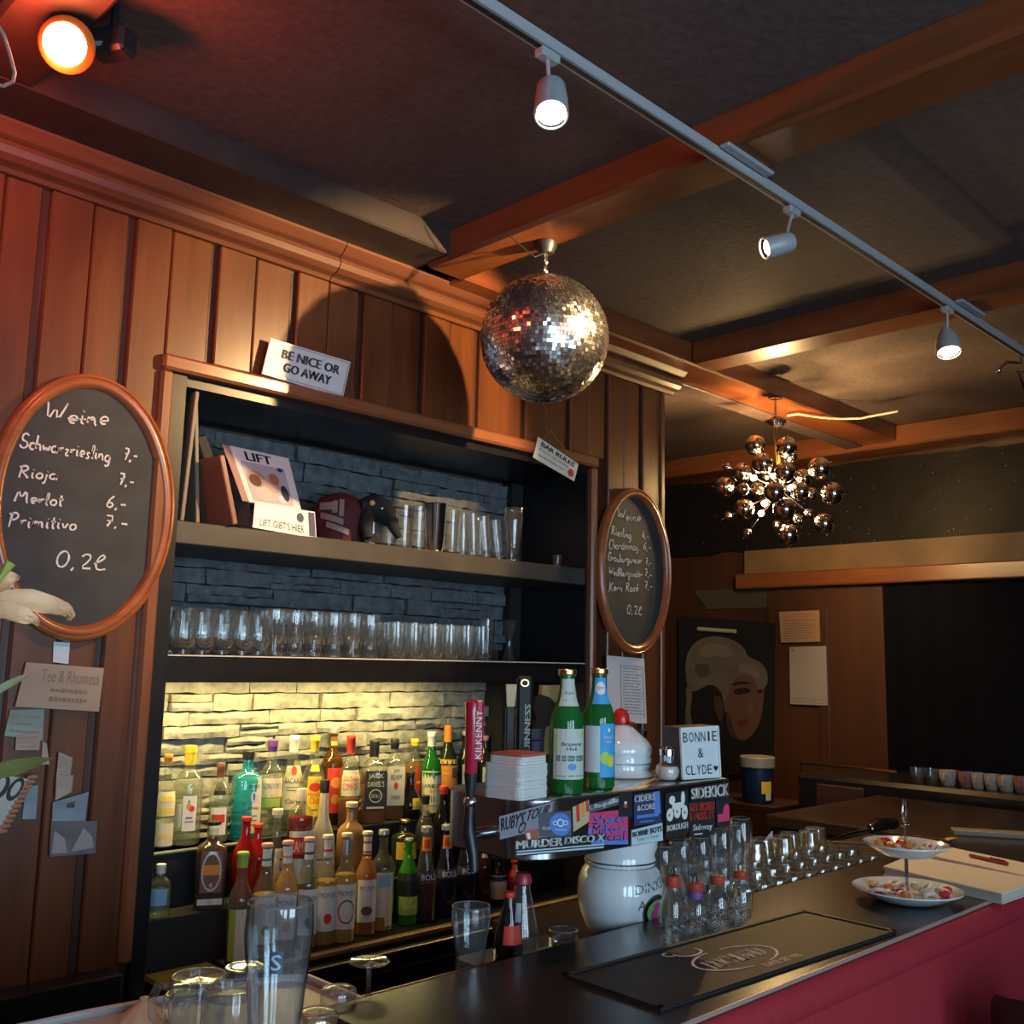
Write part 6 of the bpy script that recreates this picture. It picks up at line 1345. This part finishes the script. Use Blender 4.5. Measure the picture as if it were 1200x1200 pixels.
blob([(803, 790), (804, 768), (815, 750), (835, 742), (858, 745), (873, 755), (877, 768), (892, 772), (902, 788), (901, 808), (890, 812), (886, 796), (874, 790), (862, 796), (855, 812), (850, 826), (846, 812), (836, 802), (824, 806), (814, 812), (806, 806)], HAIR, .0016, 'hair')
blob([(818, 760), (834, 751), (852, 754), (862, 764), (850, 770), (838, 766), (826, 772)], HL, .0022, 'hair')
blob([(812, 782), (822, 776), (834, 780), (832, 792), (820, 796)], plain('poster_hair_dark', (.07, .055, .04), .6), .0022, 'hair')
blob([(866, 776), (884, 778), (894, 790), (892, 798), (880, 788), (868, 788)], HL, .0022, 'hair')
blob([(803, 806), (810, 802), (812, 818), (808, 835), (813, 852), (806, 862), (802, 838), (805, 822)], HAIR, .001, 'hair')
blob([(836, 816), (846, 818), (850, 838), (846, 852), (840, 840)], plain('poster_neck', (.06, .032, .022), .6), .001, 'neck')
blob([(860, 812), (868, 807), (880, 809), (883, 814), (872, 816), (864, 817)], SHD, .0018, 'eye')
blob([(858, 803), (868, 799), (880, 801), (879, 804), (868, 803), (860, 806)], SHD, .0018, 'eyebrow')
blob([(889, 812), (896, 810), (896, 815), (890, 816)], SHD, .0018, 'eye')
blob([(864, 852), (871, 848), (878, 849), (882, 853), (874, 859), (867, 858)], LIP, .0018, 'lips')
blob([(880, 816), (886, 834), (884, 841), (877, 842), (881, 834)], plain('poster_nose', (.135, .075, .055), .6), .0018, 'nose')
blob([(852, 836), (857, 842), (862, 862), (868, 874), (860, 872), (853, 856)], plain('poster_jaw_shade', (.05, .025, .018), .6), .0018, 'jaw_shade')

# pale tube and olive panel in the dark passage
tb_ = at(818, 737, 'X', 5.742)
tag(MB().add(tube([(0, 0, 0), tuple(at(862, 740, 'X', 5.742)-tb_)], .014, 10), plain('greenish_tube', (.38, .40, .26), .4)).build('tube_lamp', smooth=True, loc=tb_), 'short pale greenish tube above the portrait poster', 'lamp tube')
plaque('olive_panel', 'dim olive panel on the wall high above the portrait poster', 'panel', [(813, 692), (905, 690), (903, 712), (828, 714)], 5.79, .01, plain('olive_panel', (.05, .045, .028), .6), ax='X')
# bar stool, lower right
sp = Vector((2.48, -1.935, 0))
st = thing('bar_stool', 'dark leather bar stool with low curved back before the red bar front', 'stool', (sp.x, sp.y, 0))
MB().add(lathe([(.001, .76), (.17, .76), (.19, .785), (.19, .82), (.17, .838), (.001, .845)], 36), plain('stool_leather', (.012, .008, .008), .45)).build('seat', parent=st, smooth=True)
V = []; F = []
for i in range(19):
    a_ = R(120+i*9); 
    for r_, z in ((.19, .80), (.205, .92), (.205, 1.0), (.195, 1.02), (.18, 1.0), (.18, .80)): V.append((r_*cos(a_), r_*sin(a_), z-.05*abs(i-9)/9))
for i in range(18):
    for j in range(6): F.append((i*6+j, i*6+(j+1) % 6, (i+1)*6+(j+1) % 6, (i+1)*6+j))
F += [list(range(6)), [18*6+j for j in range(6)][::-1]]
MB().add((V, F), MATS['stool_leather']).build('backrest', parent=st, smooth=True)
MB().add(lathe([(.001, 0), (.2, 0), (.2, .012), (.03, .03), (.025, .76)], 32), DARKM).build('pedestal', parent=st, smooth=True); MB().add(torus(.15, .01, 28, 8), CHROME, off(0, 0, .3)).build('foot_ring', parent=st, smooth=True)

# ================================================================ LILIES, LEFT EDGE
YL = -1.52
v0_ = at(-78, 760, 'Y', YL); PET = plain('lily_petal', (.74, .42, .22), .5, var=.15, scale=14); LEAF = plain('lily_leaf', (.13, .13, .035), .5); LEAF2 = plain('lily_leaf_pale', (.34, .36, .20), .5)
vs = thing('flower_vase', 'pale ceramic vase with lilies at the left edge', 'vase', (v0_.x, YL, CZ))
MB().add(lathe([(.001, 0), (.045, 0), (.06, .05), (.058, .18), (.045, .28), (.042, .34), (.056, .385), (.054, .385), (.04, .34), (.04, .1), (.001, .05)], 32), plain('vase_glaze', (.55, .47, .45), .3)).build('vase_body', parent=vs, smooth=True)
tag(MB().add(box(-.12, .12, -.12, .12, CZ-.04, CZ-.001), COUNTER).add(box(-.1, .1, -.1, .1, 0, CZ-.04), BLACKM).build('side_table', loc=(v0_.x-.01, YL+.0, 0)), 'dark stand under the vase of lilies at the left edge', 'table')
ly = thing('white_lily', 'open white lily with curled back petals at the left edge', 'flower', at(-20, 715, 'Y', YL)); oL = Vector(ly.location)
def petal(pts, wd, Ys, curl=.3):
    C_ = [at(x, y, 'Y', YL+dy)-oL for (x, y), dy in zip(pts, Ys)]; V = []; F = []; m_ = 7
    P = []
    for i in range(len(C_)-1):
        for k in range(3): P.append(C_[i].lerp(C_[i+1], k/3))
    P.append(C_[-1]); n_ = len(P)
    for i, p in enumerate(P):
        t_ = i/(n_-1); d = (P[min(i+1, n_-1)]-P[max(i-1, 0)]).normalized(); s_ = d.cross(Vector((.3, .9, .2))).normalized(); nn = s_.cross(d)
        w_ = wd*(.35+.65*sin(pi*min(1, t_*1.05+.12)))*(1 if t_ < .96 else .4)
        for j in range(m_):
            q = (j/(m_-1)-.5)*2; V.append(p+s_*w_*q+nn*curl*w_*(q*q)+nn*.0015*sin(9*q+i))
    for i in range(n_-1):
        for j in range(m_-1): F.append((i*m_+j, i*m_+j+1, (i+1)*m_+j+1, (i+1)*m_+j))
    MB().add((V, F), PET).build('petal', parent=ly, smooth=True, auto=80)
petal([(-20, 712), (10, 702), (35, 703), (60, 710), (78, 716), (84, 721), (80, 727)], .011, (0, -.02, -.03, -.03, -.02, -.01, 0), .35)
petal([(-20, 715), (5, 715), (25, 720), (40, 727), (46, 733)], .010, (0, -.02, -.03, -.03, -.02), .3)
petal([(-20, 706), (-5, 690), (8, 680), (18, 678), (23, 677)], .012, (0, .0, .01, .01, .02), .3)
petal([(-20, 716), (-15, 735), (-10, 750)], .012, (0, -.02, -.02))
petal([(-20, 710), (-40, 690), (-55, 670)], .013, (0, .0, .02))
MB().add(tube([at(-20, 712, 'Y', YL)-oL, at(-30, 760, 'Y', YL)-oL, at(-34, 860, 'Y', YL)-oL], .004, 8), LEAF).build('stem', parent=ly, smooth=True)
MB().add(tube([at(-8, 690, 'Y', YL)-oL, at(4, 672, 'Y', YL)-oL, at(12, 660, 'Y', YL)-oL], [.003, .003, .006], 8), plain('bud_green', (.30, .34, .06), .5)).build('bud', parent=ly, smooth=True)
def leaf(label, pts, wd, Y, mt=None):
    C_ = [at(x, y, 'Y', Y) for x, y in pts]; o0_ = C_[0]; V = []; F = []
    for i, p in enumerate(C_):
        t_ = i/(len(C_)-1); w_ = wd*sin(pi*(.15+.85*t_)); V += [p-o0_+Vector((0, 0, w_)), p-o0_+Vector((0, -.004, 0)), p-o0_-Vector((0, 0, w_))]
    for i in range(len(C_)-1):
        for j in range(2): F.append((i*3+j, i*3+j+1, i*3+j+4, i*3+j+3))
    tag(MB().add((V, F), mt or LEAF).build('lily_leaf', smooth=True, loc=o0_), label, 'leaf')
leaf('long olive green leaf reaching in from the left edge, lower one', [(-30, 910), (-5, 904), (20, 899), (42, 893), (62, 888)], .009, YL+.02)
leaf('pale green bent leaf crossing the corner of the wooden plaque', [(-25, 828), (-8, 812), (8, 803), (26, 794), (44, 786)], .005, YL+.02, LEAF2)
# white card with black ovals and fringed edge
fc, o = sheet('patterned_card', 'white card with bold black oval shapes and tan fringed edge', 'card', [(-12, 905), (34, 913), (0, 974), (-40, 966)], -.03, plain('pale_card', (.44, .46, .42), .6), 0, .004)
mb = MB(); mb.add(CIRC(24), INK, fc.fn(.18, .52, .62, 1.0, .001, fc.o)).add(CIRC(24), MATS['pale_card'], fc.fn(.28, .62, .50, .95, .002, fc.o)).add(CIRC(20), GREYI, fc.fn(.42, .18, .7, .42, .001, fc.o)); mb.add(CIRC(24), INK, fc.fn(.62, .55, .98, 1.0, .001, fc.o)).add(CIRC(24), MATS['pale_card'], fc.fn(.70, .64, .9, .93, .002, fc.o)); mb.build('oval_print', parent=o)
TAN = plain('tan_fringe', (.35, .18, .10), .7)
for i in range(12):
    p = fc.p(1.06, 1.05-i*.095, .0)-fc.o; MB().add(sphere(.010, 8, 6), TAN, lambda q: Vector((q[0]*1.3+p.x, q[1]*.3+p.y, q[2]*.55+p.z))).build('fringe_tuft', parent=o, smooth=True)
